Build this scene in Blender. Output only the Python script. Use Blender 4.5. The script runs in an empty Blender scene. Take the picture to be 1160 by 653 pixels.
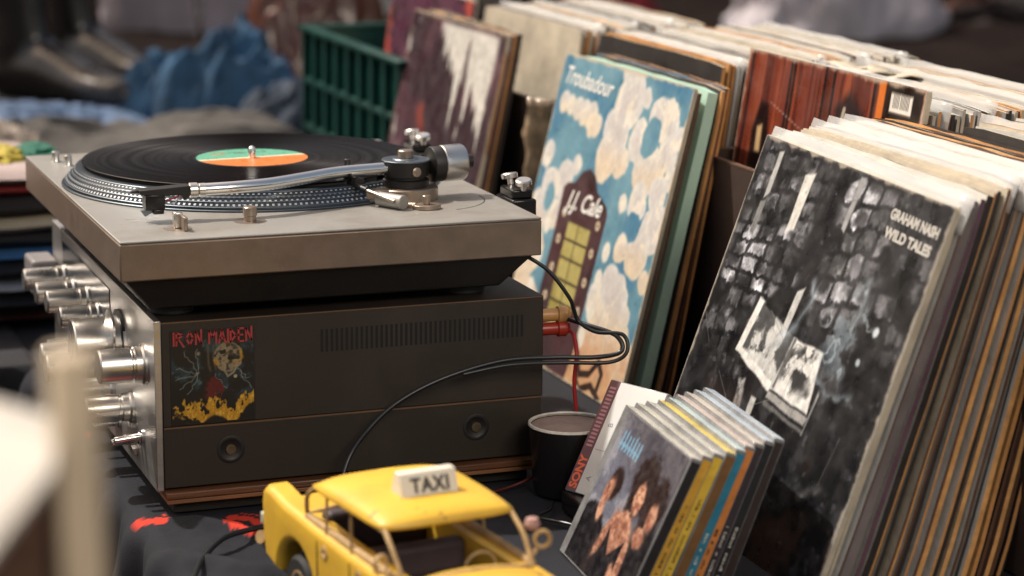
import bpy, bmesh, math, random
import numpy as np
from mathutils import Vector, Matrix, noise as mnoise
random.seed(7)
S = 0.01                      # everything below is written in centimetres
sc = bpy.context.scene
C = sc.collection
PI = math.pi
def V(*a): return Vector(a)
def lin(c):
    return tuple((x/255/12.92) if x/255 <= .04045 else ((x/255+.055)/1.055)**2.4 for x in c)

# ------------------------------------------------------------------ materials
def mat(name, col, rough=.5, metal=0., var=0., nscale=30., bump=0., bscale=80., coat=0., spec=.5, aniso=0., trans=0., alpha=1., stretch=None):
    m = bpy.data.materials.new(name); m.use_nodes = True
    n = m.node_tree.nodes; l = m.node_tree.links
    p = n['Principled BSDF']
    p.inputs['Base Color'].default_value = (*col, 1)
    p.inputs['Roughness'].default_value = rough
    p.inputs['Metallic'].default_value = metal
    p.inputs['Coat Weight'].default_value = coat
    p.inputs['Coat Roughness'].default_value = .12
    p.inputs['Specular IOR Level'].default_value = spec
    p.inputs['Anisotropic'].default_value = aniso
    p.inputs['Transmission Weight'].default_value = trans
    p.inputs['Alpha'].default_value = alpha
    if var or bump:
        tc = n.new('ShaderNodeTexCoord'); mp = n.new('ShaderNodeMapping')
        if stretch: mp.inputs['Scale'].default_value = stretch
        l.new(tc.outputs['Object'], mp.inputs['Vector'])
    if var:
        t = n.new('ShaderNodeTexNoise'); t.inputs['Scale'].default_value = nscale; t.inputs['Detail'].default_value = 6
        t.inputs['Roughness'].default_value = .65
        l.new(mp.outputs[0], t.inputs['Vector'])
        r = n.new('ShaderNodeValToRGB')
        r.color_ramp.elements[0].position = .32; r.color_ramp.elements[1].position = .68
        r.color_ramp.elements[0].color = (*[x*(1-var) for x in col], 1)
        r.color_ramp.elements[1].color = (*[min(1, x*(1+var)) for x in col], 1)
        l.new(t.outputs['Fac'], r.inputs[0]); l.new(r.outputs[0], p.inputs['Base Color'])
        mr = n.new('ShaderNodeMapRange'); mr.inputs['To Min'].default_value = max(.03, rough-.08); mr.inputs['To Max'].default_value = min(1, rough+.1)
        l.new(t.outputs['Fac'], mr.inputs[0]); l.new(mr.outputs[0], p.inputs['Roughness'])
    if bump:
        t = n.new('ShaderNodeTexNoise'); t.inputs['Scale'].default_value = bscale; t.inputs['Detail'].default_value = 5
        l.new(mp.outputs[0], t.inputs['Vector'])
        b = n.new('ShaderNodeBump'); b.inputs['Strength'].default_value = bump; b.inputs['Distance'].default_value = .002
        l.new(t.outputs['Fac'], b.inputs['Height']); l.new(b.outputs[0], p.inputs['Normal'])
    return m
def worn(name, col, col2, rough, metal, s1, lo, hi, chip, s2, th):
    """paint with broad smudges (col2) and small chips (chip)"""
    m = bpy.data.materials.new(name); m.use_nodes = True; n = m.node_tree.nodes; l = m.node_tree.links; p = n['Principled BSDF']
    tc = n.new('ShaderNodeTexCoord')
    def N(sc_, d=6, dist=0.):
        t = n.new('ShaderNodeTexNoise'); t.inputs['Scale'].default_value = sc_; t.inputs['Detail'].default_value = d; t.inputs['Roughness'].default_value = .65; t.inputs['Distortion'].default_value = dist
        l.new(tc.outputs['Object'], t.inputs['Vector']); return t
    def mrg(src, a, b):
        r = n.new('ShaderNodeMapRange'); r.inputs['From Min'].default_value = a; r.inputs['From Max'].default_value = b; l.new(src, r.inputs[0]); return r.outputs[0]
    def mixn(f, a, b):
        x = n.new('ShaderNodeMix'); x.data_type = 'RGBA'; l.new(f, x.inputs[0])
        for i, c in ((6, a), (7, b)):
            if isinstance(c, tuple): x.inputs[i].default_value = (*c, 1)
            else: l.new(c, x.inputs[i])
        return x.outputs[2]
    a = N(s1, 8, .6); b = N(s2, 5); g = N(900, 2)
    c1 = mixn(mrg(a.outputs['Fac'], lo, hi), col, col2)
    c2 = mixn(mrg(b.outputs['Fac'], th, th+.03), c1, chip); l.new(c2, p.inputs['Base Color'])
    r = n.new('ShaderNodeMapRange'); r.inputs['To Min'].default_value = rough-.1; r.inputs['To Max'].default_value = rough+.18; l.new(a.outputs['Fac'], r.inputs[0]); l.new(r.outputs[0], p.inputs['Roughness'])
    p.inputs['Metallic'].default_value = metal
    bp = n.new('ShaderNodeBump'); bp.inputs['Strength'].default_value = .12; bp.inputs['Distance'].default_value = .0006; l.new(g.outputs['Fac'], bp.inputs['Height']); l.new(bp.outputs[0], p.inputs['Normal'])
    return m
def art_mat(name, rough=.45, coat=.0, attr='art', bump=.0):
    m = bpy.data.materials.new(name); m.use_nodes = True
    n = m.node_tree.nodes; l = m.node_tree.links; p = n['Principled BSDF']
    a = n.new('ShaderNodeVertexColor'); a.layer_name = attr
    l.new(a.outputs['Color'], p.inputs['Base Color'])
    p.inputs['Roughness'].default_value = rough; p.inputs['Coat Weight'].default_value = coat; p.inputs['Coat Roughness'].default_value = .15
    if bump:
        t = n.new('ShaderNodeTexNoise'); t.inputs['Scale'].default_value = 14; t.inputs['Detail'].default_value = 8
        b = n.new('ShaderNodeBump'); b.inputs['Strength'].default_value = bump; b.inputs['Distance'].default_value = .004
        l.new(t.outputs['Fac'], b.inputs['Height']); l.new(b.outputs[0], p.inputs['Normal'])
        mr = n.new('ShaderNodeMapRange'); mr.inputs['From Min'].default_value = .35; mr.inputs['From Max'].default_value = .65
        mr.inputs['To Min'].default_value = max(.05, rough-.15); mr.inputs['To Max'].default_value = rough+.15
        l.new(t.outputs['Fac'], mr.inputs[0]); l.new(mr.outputs[0], p.inputs['Roughness'])
    return m

# ------------------------------------------------------------------ mesh helpers (cm, world or local)
def nb(): return bmesh.new()
def bx(bm, lo, hi, M=None):
    vs = [bm.verts.new((x, y, z)) for x in (lo[0], hi[0]) for y in (lo[1], hi[1]) for z in (lo[2], hi[2])]
    for f in ((0,1,3,2),(4,6,7,5),(0,4,5,1),(2,3,7,6),(0,2,6,4),(1,5,7,3)):
        bm.faces.new([vs[i] for i in f])
    if M is not None:
        for v in vs: v.co = M @ v.co
    return vs
def prism(bm, poly, d0, d1, axis='y'):
    def mk(p, d):
        if axis == 'y': return (p[0], d, p[1])
        if axis == 'x': return (d, p[0], p[1])
        return (p[0], p[1], d)
    a = [bm.verts.new(mk(p, d0)) for p in poly]; b = [bm.verts.new(mk(p, d1)) for p in poly]
    n = len(poly)
    bm.faces.new(a); bm.faces.new(b[::-1])
    for i in range(n): bm.faces.new((a[i], b[i], b[(i+1) % n], a[(i+1) % n]))
    return a+b
def lathe(bm, prof, c=(0,0,0), axis=(0,0,1), seg=48, cap=True):
    """prof = list of (radius, distance along axis)"""
    ax = Vector(axis).normalized(); q = ax.to_track_quat('Z', 'Y'); c = Vector(c)
    rings = []
    for r, h in prof:
        if r < 1e-6: rings.append([bm.verts.new(c + ax*h)])
        else: rings.append([bm.verts.new(c + q @ Vector((r*math.cos(2*PI*k/seg), r*math.sin(2*PI*k/seg), h))) for k in range(seg)])
    for A, B in zip(rings, rings[1:]):
        for k in range(seg):
            j = (k+1) % seg
            if len(A) == 1 and len(B) == 1: continue
            if len(A) == 1: bm.faces.new((A[0], B[k], B[j]))
            elif len(B) == 1: bm.faces.new((A[k], A[j], B[0]))
            else: bm.faces.new((A[k], A[j], B[j], B[k]))
    if cap:
        if len(rings[0]) > 1: bm.faces.new(rings[0][::-1])
        if len(rings[-1]) > 1: bm.faces.new(rings[-1])
def cyl(bm, c, axis, r, h, seg=32, bev=0.0):
    b = min(bev or r*.12, h*.4)
    lathe(bm, [(r-b, 0), (r, b), (r, h-b), (r-b, h)], c, axis, seg)
def smooth_path(pts, n=8):
    P = [Vector(p) for p in pts]; out = []
    for i in range(len(P)-1):
        p0 = P[max(i-1, 0)]; p1 = P[i]; p2 = P[i+1]; p3 = P[min(i+2, len(P)-1)]
        for k in range(n):
            t = k/n
            out.append(.5*((2*p1)+(-p0+p2)*t+(2*p0-5*p1+4*p2-p3)*t*t+(-p0+3*p1-3*p2+p3)*t**3))
    out.append(P[-1]); return out
def tube(bm, pts, r, seg=12, n=8, raw=False):
    P = [Vector(p) for p in pts] if raw else smooth_path(pts, n)
    rings = []; up = Vector((0, 0, 1)); prev = None
    for i, p in enumerate(P):
        t = (P[min(i+1, len(P)-1)]-P[max(i-1, 0)]).normalized()
        if prev is None:
            a = t.cross(up) if abs(t.z) < .95 else t.cross(Vector((1, 0, 0)))
        else: a = prev - t*prev.dot(t)
        a.normalize(); prev = a; b = t.cross(a)
        rr = r(i/(len(P)-1)) if callable(r) else r
        rings.append([bm.verts.new(p + a*rr*math.cos(2*PI*k/seg)+b*rr*math.sin(2*PI*k/seg)) for k in range(seg)])
    for A, B in zip(rings, rings[1:]):
        for k in range(seg): bm.faces.new((A[k], A[(k+1) % seg], B[(k+1) % seg], B[k]))
    bm.faces.new(rings[0][::-1]); bm.faces.new(rings[-1])

def tag(o, label=None, cat=None, group=None, kind=None):
    if label: o['label'] = label
    if cat: o['category'] = cat
    if group: o['group'] = group
    if kind: o['kind'] = kind
    return o
def thing(name, label, cat, loc=(0,0,0), group=None, rot=(0,0,0)):
    o = bpy.data.objects.new(name, None); C.objects.link(o)
    o.empty_display_size = .02
    o.location = Vector(loc)*S; o.rotation_euler = rot
    return tag(o, label, cat, group)
def org(parent):
    """world-space origin (cm) of a parent chain made only of unrotated translations"""
    v = Vector((0, 0, 0)); p = parent
    while p is not None: v += p.location; p = p.parent
    return v/S
def obj(name, bm, m, parent=None, bevel=0., smooth=True, ang=35, local=False, loc=None, recalc=True, bseg=2):
    """world-cm bmesh -> object; its origin is moved to `loc` or the parent's origin"""
    if recalc: bmesh.ops.recalc_face_normals(bm, faces=bm.faces)
    o0 = Vector((0, 0, 0)) if local else (Vector(loc) if loc is not None else org(parent))
    for v in bm.verts: v.co = (v.co-o0)*S
    me = bpy.data.meshes.new(name); bm.to_mesh(me); bm.free()
    for mm in (m if isinstance(m, (list, tuple)) else [m]): me.materials.append(mm)
    o = bpy.data.objects.new(name, me); C.objects.link(o)
    if smooth:
        me.polygons.foreach_set('use_smooth', [True]*len(me.polygons))
        me.set_sharp_from_angle(angle=math.radians(ang))
    if parent is not None:
        o.parent = parent
        if not local and loc is not None: o.location = (o0-org(parent))*S
    elif not local: o.location = o0*S
    if bevel:
        b = o.modifiers.new('bevel', 'BEVEL'); b.width = bevel*S; b.segments = bseg; b.limit_method = 'ANGLE'; b.angle_limit = math.radians(40); b.harden_normals = False
    return o
def text(name, s, size, m, parent, M, bold=0., shear=0., ext=.02, width=None, space=1.):
    """M: 4x4 in cm, text in its xy plane; origin = left baseline, in the parent's local cm"""
    cu = bpy.data.curves.new(name, 'FONT'); cu.body = s; cu.size = size; cu.shear = shear; cu.offset = bold; cu.extrude = ext; cu.space_character = space; cu.resolution_u = 3
    t = bpy.data.objects.new(name, cu); C.objects.link(t)
    dg = bpy.context.evaluated_depsgraph_get(); dg.update()
    me = bpy.data.meshes.new_from_object(t.evaluated_get(dg))
    C.objects.unlink(t); bpy.data.objects.remove(t); bpy.data.curves.remove(cu)
    xs = [v.co.x for v in me.vertices]; w = max(xs)-min(xs); x0 = min(xs)
    k = (width/w) if width else 1.
    for v in me.vertices: v.co = (M @ Vector(((v.co.x-x0)*k, v.co.y, v.co.z)))*S
    me.materials.clear(); me.materials.append(m)
    o = bpy.data.objects.new(name, me); C.objects.link(o); o.parent = parent
    return o
def frame(o, x, y):
    x = Vector(x).normalized(); y = Vector(y); y = (y-x*y.dot(x)).normalized(); z = x.cross(y)
    return Matrix(((x[0], y[0], z[0], o[0]), (x[1], y[1], z[1], o[1]), (x[2], y[2], z[2], o[2]), (0, 0, 0, 1)))

# ------------------------------------------------------------------ painting (procedural numpy colour fields)
def vnoise(x, y, seed):
    r = np.random.RandomState(seed); g = r.rand(64, 64)
    xi = np.floor(x).astype(int); yi = np.floor(y).astype(int); fx = x-xi; fy = y-yi
    fx = fx*fx*(3-2*fx); fy = fy*fy*(3-2*fy)
    a = g[xi % 64, yi % 64]; b = g[(xi+1) % 64, yi % 64]; c = g[xi % 64, (yi+1) % 64]; d = g[(xi+1) % 64, (yi+1) % 64]
    return (a*(1-fx)+b*fx)*(1-fy)+(c*(1-fx)+d*fx)*fy
def fbm(x, y, sx, sy=None, seed=0, octv=5):
    sy = sy or sx; t = 0; a = 1; n = 0
    for i in range(octv):
        t = t+a*vnoise(x*sx*2**i+7.3*i, y*sy*2**i+3.1*i, seed+i); n += a; a *= .55
    return t/n
def sst(a, b, x):
    t = np.clip((x-a)/(b-a), 0, 1); return t*t*(3-2*t)
def mixc(img, col, m):
    c = np.array(col, float)
    if c.ndim == 1: c = c[None, None, :]
    return img*(1-m[..., None])+c*m[..., None]
def polymask(x, y, poly, soft=.004):
    d = np.full(x.shape, -1e9); n = len(poly); inside = np.zeros(x.shape, bool); dist = np.full(x.shape, 1e9)
    for i in range(n):
        (x0, y0), (x1, y1) = poly[i], poly[(i+1) % n]
        c = ((y0 > y) != (y1 > y)) & (x < (x1-x0)*(y-y0)/((y1-y0) or 1e-9)+x0); inside ^= c
        ex, ey = x1-x0, y1-y0; t = np.clip(((x-x0)*ex+(y-y0)*ey)/(ex*ex+ey*ey+1e-12), 0, 1)
        dist = np.minimum(dist, np.hypot(x-x0-t*ex, y-y0-t*ey))
    sd = np.where(inside, -dist, dist)
    return 1-sst(-soft, soft, sd)
def stroke(x, y, pts, w, soft=.003):
    dist = np.full(x.shape, 1e9)
    for (x0, y0), (x1, y1) in zip(pts, pts[1:]):
        ex, ey = x1-x0, y1-y0; t = np.clip(((x-x0)*ex+(y-y0)*ey)/(ex*ex+ey*ey+1e-12), 0, 1)
        dist = np.minimum(dist, np.hypot(x-x0-t*ex, y-y0-t*ey))
    return 1-sst(w-soft, w+soft, dist)
def art_grid(name, w, h, nx, ny, fn, m, parent, M):
    """fn(s,t)->sRGB 0..255 array; grid in the xy plane of M (cm, parent local)"""
    s, t = np.meshgrid(np.linspace(0, 1, nx), np.linspace(0, 1, ny), indexing='ij')
    col = np.clip(fn(s, t)/255., 0, 1); col = np.where(col <= .04045, col/12.92, ((col+.055)/1.055)**2.4)
    A = np.array(M); P = np.stack([s*w, t*h, 0*s, 0*s+1], -1) @ A.T
    me = bpy.data.meshes.new(name)
    i = np.arange(nx*ny).reshape(nx, ny)
    F = np.stack([i[:-1, :-1], i[1:, :-1], i[1:, 1:], i[:-1, 1:]], -1).reshape(-1, 4)
    me.vertices.add(nx*ny); me.vertices.foreach_set('co', (P[..., :3]*S).reshape(-1))
    me.loops.add(F.size); me.loops.foreach_set('vertex_index', F.reshape(-1))
    me.polygons.add(len(F)); me.polygons.foreach_set('loop_start', np.arange(0, F.size, 4)); me.update(calc_edges=True)
    ca = me.color_attributes.new('art', 'FLOAT_COLOR', 'POINT')
    ca.data.foreach_set('color', np.concatenate([col, np.ones(col.shape[:2]+(1,))], -1).reshape(-1))
    me.materials.append(m); me.validate()
    o = bpy.data.objects.new(name, me); C.objects.link(o); o.parent = parent
    return o
def base(s, col): return np.ones(s.shape+(3,))*np.array(col, float)
def edgewear(img, s, t, col, seed, w=.012):
    d = np.minimum(np.minimum(s, 1-s), np.minimum(t, 1-t))
    n = fbm(s, t, 25, 25, seed)
    return mixc(img, col, sst(w*1.2, 0, d+(n-.5)*w*2.2)*.85)

M = {}
M['deck'] = worn('deck_silver_paint', (.30, .29, .265), (.19, .165, .135), .42, .3, 6., .48, .72, (.24, .20, .16), 55, .70)
M['plinth'] = mat('plinth_brown_paint', (.225, .17, .13), .38, .5, .10, 45, .08, 500)
M['black'] = mat('black_plastic', (.008, .007, .006), .5, 0, .25, 20, .1, 400)
M['blackgloss'] = mat('black_gloss', (.01, .009, .009), .22)
M['cabinet'] = worn('dark_brown_vinyl_steel', (.019, .0125, .0075), (.030, .021, .0135), .52, 0, 7., .5, .72, (.06, .045, .03), 120, .735)
M['cabinet_top'] = mat('dark_cabinet_top', (.022, .016, .012), .6, 0, .15, 8, .2, 900)
M['alu'] = mat('brushed_aluminium', (.55, .535, .52), .40, 1., .06, 8, .12, 60, stretch=(1, .05, 8))
M['chrome'] = mat('polished_chrome', (.86, .85, .82), .19, 1.)
M['knob'] = mat('turned_aluminium', (.74, .71, .66), .28, 1., .05, 50)
M['tan_metal'] = mat('tan_satin_metal', (.36, .29, .23), .35, .8, .08, 40)
M['slot'] = mat('slot_shadow_black', (.004, .004, .004), .8)
M['seam'] = mat('brown_edge_line', (.17, .10, .055), .45, .4, .2, 20)
M['brass'] = mat('tarnished_brass_screw', (.16, .12, .075), .4, .8, .2, 60)
M['dot'] = mat('strobe_dot_silver', (.50, .53, .56), .35, .5)
M['platter'] = mat('platter_dark_aluminium', (.05, .06, .07), .35, .6, .08, 30)
M['platter_ring'] = mat('platter_light_ring', (.16, .19, .22), .32, .8, .05, 30)
M['cable'] = mat('black_rubber_cable', (.012, .014, .015), .35)
M['redwire'] = mat('red_wire', (.35, .02, .02), .4)
M['wood'] = mat('stained_wood', (.10, .038, .014), .45, 0, .5, 12, .3, 60, stretch=(.4, 3, 10))
M['ply'] = mat('plywood_layer', (.19, .08, .03), .5, 0, .4, 20, .2, 60, stretch=(.5, 3, 12))
M['kraft'] = mat('kraft_board', (.46, .22, .07), .75, 0, .35, 25, .3, 120)
M['kraft2'] = mat('tan_board', (.56, .29, .10), .75, 0, .35, 35, .3, 120)
M['brown'] = mat('brown_board', (.085, .04, .022), .7, 0, .4, 25, .3, 120)
M['cream'] = mat('aged_cream_board', (.46, .40, .30), .75, 0, .28, 18, .35, 120)
M['white'] = mat('aged_white_board', (.52, .50, .45), .7, 0, .15, 22, .3, 120)
M['grey'] = mat('grey_board', (.24, .23, .22), .6, 0, .2, 25, .2, 120)
M['dark'] = mat('dark_board', (.022, .018, .016), .5, 0, .4, 25, .2, 120)
M['mint'] = mat('mint_board', (.42, .62, .50), .55, 0, .07, 12, .15, 90)
M['blue'] = mat('blue_board', (.05, .12, .20), .6, 0, .2, 25, .2, 120)
M['purple'] = mat('plum_board', (.10, .05, .07), .6, 0, .3, 25, .2, 120)
M['redboard'] = mat('red_board', (.35, .05, .03), .6, 0, .3, 25, .2, 120)
M['plastic'] = mat('milky_plastic', (.62, .62, .60), .18, 0, .1, 30, .6, 60, coat=.6)
M['greyplastic'] = mat('grey_violet_plastic', (.15, .125, .12), .16, 0, .35, 10, .7, 40, coat=.8)
M['carton'] = mat('carton', (.040, .020, .012), .8, 0, .3, 12, .3, 50)
M['taxi'] = worn('taxi_yellow_tinplate', (.68, .42, .04), (.52, .30, .03), .42, 0, 14., .42, .72, (.14, .06, .02), 75, .66)
M['taxi_worn'] = mat('worn_cream_edge', (.40, .26, .11), .5, 0, .35, 60)
M['taxi_in'] = mat('taxi_dark_interior', (.03, .022, .02), .7, 0, .3, 20)
M['seat'] = mat('plum_seat', (.05, .034, .038), .6, 0, .2, 30, .2, 60)
M['rubber'] = mat('tyre_rubber', (.015, .015, .015), .7)
M['ink'] = mat('black_ink', (.015, .012, .01), .5)
M['sign'] = mat('sign_ivory', (.72, .67, .56), .4, 0, .05, 30)
M['artm'] = art_mat('printed_card', .42, .12, bump=.12)
M['artg'] = art_mat('printed_gloss', .38, .15, bump=.2)
M['arts'] = art_mat('printed_sticker', .45, .0)

# ------------------------------------------------------------------ camera
cam_d = bpy.data.cameras.new('camera'); cam = bpy.data.objects.new('camera', cam_d); C.objects.link(cam); sc.camera = cam
f_px, pit, yaw, rol = 2704.81, math.radians(12.092), math.radians(69.526), math.radians(.465)
fw = V(math.cos(pit)*math.cos(yaw), math.cos(pit)*math.sin(yaw), -math.sin(pit)); rt = V(math.sin(yaw), -math.cos(yaw), 0); up = rt.cross(fw)
r2 = math.cos(rol)*rt+math.sin(rol)*up; u2 = -math.sin(rol)*rt+math.cos(rol)*up
camloc = V(-35.089, -181.292, 58.63)
cam.matrix_world = Matrix(((r2.x, u2.x, -fw.x, camloc.x*S), (r2.y, u2.y, -fw.y, camloc.y*S), (r2.z, u2.z, -fw.z, camloc.z*S), (0, 0, 0, 1)))
cam_d.sensor_width = 36; cam_d.lens = f_px/1160*36; cam_d.clip_start = .05; cam_d.clip_end = 200
cam_d.dof.use_dof = True; cam_d.dof.focus_distance = 1.97; cam_d.dof.aperture_fstop = 4.8; cam_d.dof.aperture_blades = 0

# ------------------------------------------------------------------ light
SUN = V(-.36, .42, .80).normalized()
el = math.asin(SUN.z); az = math.atan2(SUN.x, SUN.y)
w = bpy.data.worlds.new('World'); sc.world = w; w.use_nodes = True
n = w.node_tree.nodes; l = w.node_tree.links
sky = n.new('ShaderNodeTexSky'); sky.sky_type = 'NISHITA'; sky.sun_disc = False; sky.sun_elevation = el; sky.sun_rotation = az
sky.air_density = 1.; sky.dust_density = 5.; sky.ozone_density = .6
mx = n.new('ShaderNodeMix'); mx.data_type = 'RGBA'; mx.blend_type = 'MULTIPLY'; mx.inputs[0].default_value = 1.
mx.inputs[7].default_value = (1., .87, .72, 1)
l.new(sky.outputs[0], mx.inputs[6]); l.new(mx.outputs[2], n['Background'].inputs['Color']); n['Background'].inputs['Strength'].default_value = .115
sd = bpy.data.lights.new('sun', 'SUN'); sd.energy = 3.0; sd.angle = math.radians(1.2); sd.color = (1., .96, .90)
so = bpy.data.objects.new('sun', sd); C.objects.link(so); so.rotation_euler = SUN.to_track_quat('Z', 'Y').to_euler(); so.location = (0, 0, 4)
ld = bpy.data.lights.new('stall_lamp', 'AREA'); ld.shape = 'RECTANGLE'; ld.size = 1.6; ld.size_y = 1.1; ld.energy = 50; ld.color = (1., .85, .70)
lo_ = bpy.data.objects.new('stall_lamp', ld); C.objects.link(lo_); lo_.location = (.55, -3.5, 2.2); lo_.rotation_euler = (Vector((.3, -.1, .1))-lo_.location).to_track_quat('-Z', 'Y').to_euler()
sc.view_settings.view_transform = 'Standard'; sc.view_settings.look = 'None'; sc.view_settings.exposure = .5; sc.view_settings.gamma = 1.

# ------------------------------------------------------------------ setting
M['ground'] = mat('dark_market_floor', (.010, .0065, .0055), .85, 0, .5, 1.2, .3, 6)
b = nb(); bx(b, (-3000, -1500, -79), (4000, 6000, -75)); tag(obj('ground', b, M['ground'], smooth=False), kind='structure')
M['tablewood'] = mat('table_board', (.09, .05, .03), .6, 0, .4, 5, .2, 30)
t = thing('market_table', 'trestle table hidden under the black cloth, carrying turntable and records', 'table', (50, 0, -75))
b = nb(); bx(b, (2.6, -95, -3.5), (135, 112, -.6)); obj('tabletop', b, M['tablewood'], t, smooth=False)
for x in (8, 128):
    for y in (-88, 105):
        b = nb(); bx(b, (x-2, y-2, -75), (x+2, y+2, -3.5)); obj('leg', b, M['tablewood'], t, smooth=False)
t = thing('rear_table', 'farther table in the background carrying boots, jeans and bag', 'table', (90, 230, -75))
b = nb(); bx(b, (-60, 116, -3.5), (330, 420, -.5)); obj('tabletop', b, M['tablewood'], t, smooth=False)
for x in (-54, 324):
    for y in (122, 414):
        b = nb(); bx(b, (x-2, y-2, -75), (x+2, y+2, -3.5)); obj('leg', b, M['tablewood'], t, smooth=False)
t = thing('side_table', 'low side table carrying the pile of folded clothes', 'table', (-30, 85, -75))
b = nb(); bx(b, (-70, 56, -3.5), (-.5, 112, -.6)); obj('tabletop', b, M['tablewood'], t, smooth=False)
for x in (-66, -5):
    for y in (60, 108):
        b = nb(); bx(b, (x-2, y-2, -75), (x+2, y+2, -3.5)); obj('leg', b, M['tablewood'], t, smooth=False)

M['backdrop_cloth'] = mat('dark_brown_backdrop', (.016, .010, .009), .8, 0, .6, 1.5, .3, 8)  # sheets added to block horizon sky and darken reflections in vinyl and chrome
def backdrop_sheet(name, p0, p1, z0, z1, label):
    bm = nb(); N_ = 90; d = Vector((p1[0]-p0[0], p1[1]-p0[1], 0)); nrm = Vector((-d.y, d.x, 0)).normalized(); A_ = []
    for i in range(N_+1):
        q_ = Vector((p0[0], p0[1], 0))+d*i/N_; A_.append([bm.verts.new(q_+nrm*(9*math.sin(i*.8+1.2*math.sin(i*.31))*(1-.3*j/6))+Vector((0, 0, z0+(z1-z0)*j/6))) for j in range(7)])
    for i in range(N_):
        for j in range(6): bm.faces.new((A_[i][j], A_[i+1][j], A_[i+1][j+1], A_[i][j+1]))
    tag(obj(name, bm, M['backdrop_cloth'], loc=(p0[0], p0[1], 0), ang=180), label, 'backdrop')
backdrop_sheet('backdrop', (-500, 760), (700, 760), -74, 300, 'dark brown tarpaulin added far behind the boots and records to darken reflections')
backdrop_sheet('backdrop', (720, 740), (720, -200), -74, 300, 'dark brown tarpaulin added far along the right side to darken reflections')
for k_ in ('ground', 'backdrop_cloth'): M[k_].node_tree.nodes['Principled BSDF'].inputs['Specular IOR Level'].default_value = .05
# ---- cloth over the table: heightfield that drapes over the left edge
def nz(x, y, z=0.): return mnoise.fractal(Vector((x, y, z)), 1., 2., 4)
def cloth(name, xs, ys, hfun, matl, colfun=None, parent=None, thick=.12):
    bm = nb(); vs = [[bm.verts.new(hfun(x, y)) for y in ys] for x in xs]
    for i in range(len(xs)-1):
        for j in range(len(ys)-1): bm.faces.new((vs[i][j], vs[i+1][j], vs[i+1][j+1], vs[i][j+1]))
    o = obj(name, bm, matl, parent, smooth=True, ang=180, recalc=False)
    if colfun:
        ca = o.data.color_attributes.new('art', 'FLOAT_COLOR', 'POINT'); k = 0; arr = []
        for x in xs:
            for y in ys: arr.extend((*colfun(x, y), 1))
        ca.data.foreach_set('color', arr)
    s = o.modifiers.new('thickness', 'SOLIDIFY'); s.thickness = thick*S; s.offset = -1
    return o
def frange(a, b, n): return [a+(b-a)*i/n for i in range(n+1)]
M['cloth'] = art_mat('black_cotton', .9); 
_n = M['cloth'].node_tree; _p = _n.nodes['Principled BSDF']; _p.inputs['Specular IOR Level'].default_value = .2
_t = _n.nodes.new('ShaderNodeTexNoise'); _t.inputs['Scale'].default_value = 900; _b = _n.nodes.new('ShaderNodeBump'); _b.inputs['Strength'].default_value = .5; _b.inputs['Distance'].default_value = .001
_n.links.new(_t.outputs['Fac'], _b.inputs['Height']); _n.links.new(_b.outputs[0], _p.inputs['Normal'])
EDGE = 3.2
def black_h(a, y):
    # a = distance along the cloth from the table edge; negative hangs
    wr = 0
    free = sst1(2.5, -3, y) * sst1(34, 24, a) * sst1(-45, -38, y)
    wr = .35*free*max(0, nz(a*.16, y*.10, 3.)+.15) + .9*free*max(0, math.sin((a*.55+y*.42)+2.2*nz(a*.05, y*.05)))**3*sst1(14, 4, a)
    if a > 0: return (EDGE+a-.8, y, -.12+wr*1.0)
    d = -a; r = 1.6
    fold = math.sin(y*.62+1.6*nz(y*.04, 5.))*1.5+math.sin(y*1.35+2*nz(y*.06, 9.))*.6
    amp = min(1., d/9)
    ang = min(d/r, PI/2)
    x = EDGE-.8-r*math.sin(ang)-fold*amp-1.2*amp; z = -.12-r*(1-math.cos(ang))-max(0, d-r*PI/2)
    return (x, y, z+wr*max(0, 1-d/3))
def sst1(a, b, x):
    t = max(0, min(1, (x-a)/(b-a))); return t*t*(3-2*t)
reds = [(6.7, -3.0, 2.0, 3.6), (-.1, 1.2, 1.3, 1.5), (-1.4, 28.5, 1.3, 1.6), (-9, 4., 1.2, 3.2), (-6, -8, 1.0, 1.8)]
def black_c(a, y):
    c = lin((36, 37, 42)); n_ = nz(a*.5, y*.5, 7.)
    for (cx, cy, rx, ry) in reds:
        d = ((a-cx)/rx)**2+((y-cy)/ry)**2+.5*n_
        if d < 1 and math.sin(a*3.4+y*2.1+3*n_) > -.35: return lin((196, 58, 42))
    k = 1+.25*nz(a*.2, y*.2, 1.); return tuple(v*k for v in c)
xs = frange(-46, -.3, 70)+frange(0, 34, 130)+frange(35, 128, 30)
ys = frange(-92, -45, 30)+frange(-44.6, 6, 190)+frange(6.5, 60, 90)+frange(61, 110, 20)
tag(cloth('black_tablecloth', xs, ys, black_h, M['cloth'], black_c), 'black cotton cloth with orange red print, draped over the edge beneath the stereo', 'tablecloth')
def rear_h(x, y): return (x, y, .3+1.6*max(0, nz(x*.03, y*.03, 2.))+.6*nz(x*.1, y*.1, 5.))
M['drab'] = mat('dark_rear_cloth', (.011, .007, .006), .95, 0, .5, 6, spec=.05)
tag(cloth('rear_cloth', frange(-58, 328, 90), frange(117, 418, 70), rear_h, M['drab'], thick=.2), 'rumpled dark cloth under the boots and jeans in the background', 'tablecloth')
M['drape'] = mat('dark_navy_drape', (.020, .019, .022), .9, 0, .4, 10)
def side_h(a, x):
    fold = math.sin(x*.55+2*nz(x*.05, 3.))*1.1+.6*math.sin(x*1.3)
    if a >= 0: return (x, 56+a, -.1)
    return (x, 55.6-fold*min(1, -a/8)-min(1, -a/3)*.8, -.1+a)
tag(cloth('dark_drape', frange(-45, -.1, 50)+frange(.2, 54, 10), frange(-69, 2., 110), side_h, M['drape'], thick=.2), 'dark cloth hanging in folds from the side table left of the receiver', 'cloth')

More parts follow.
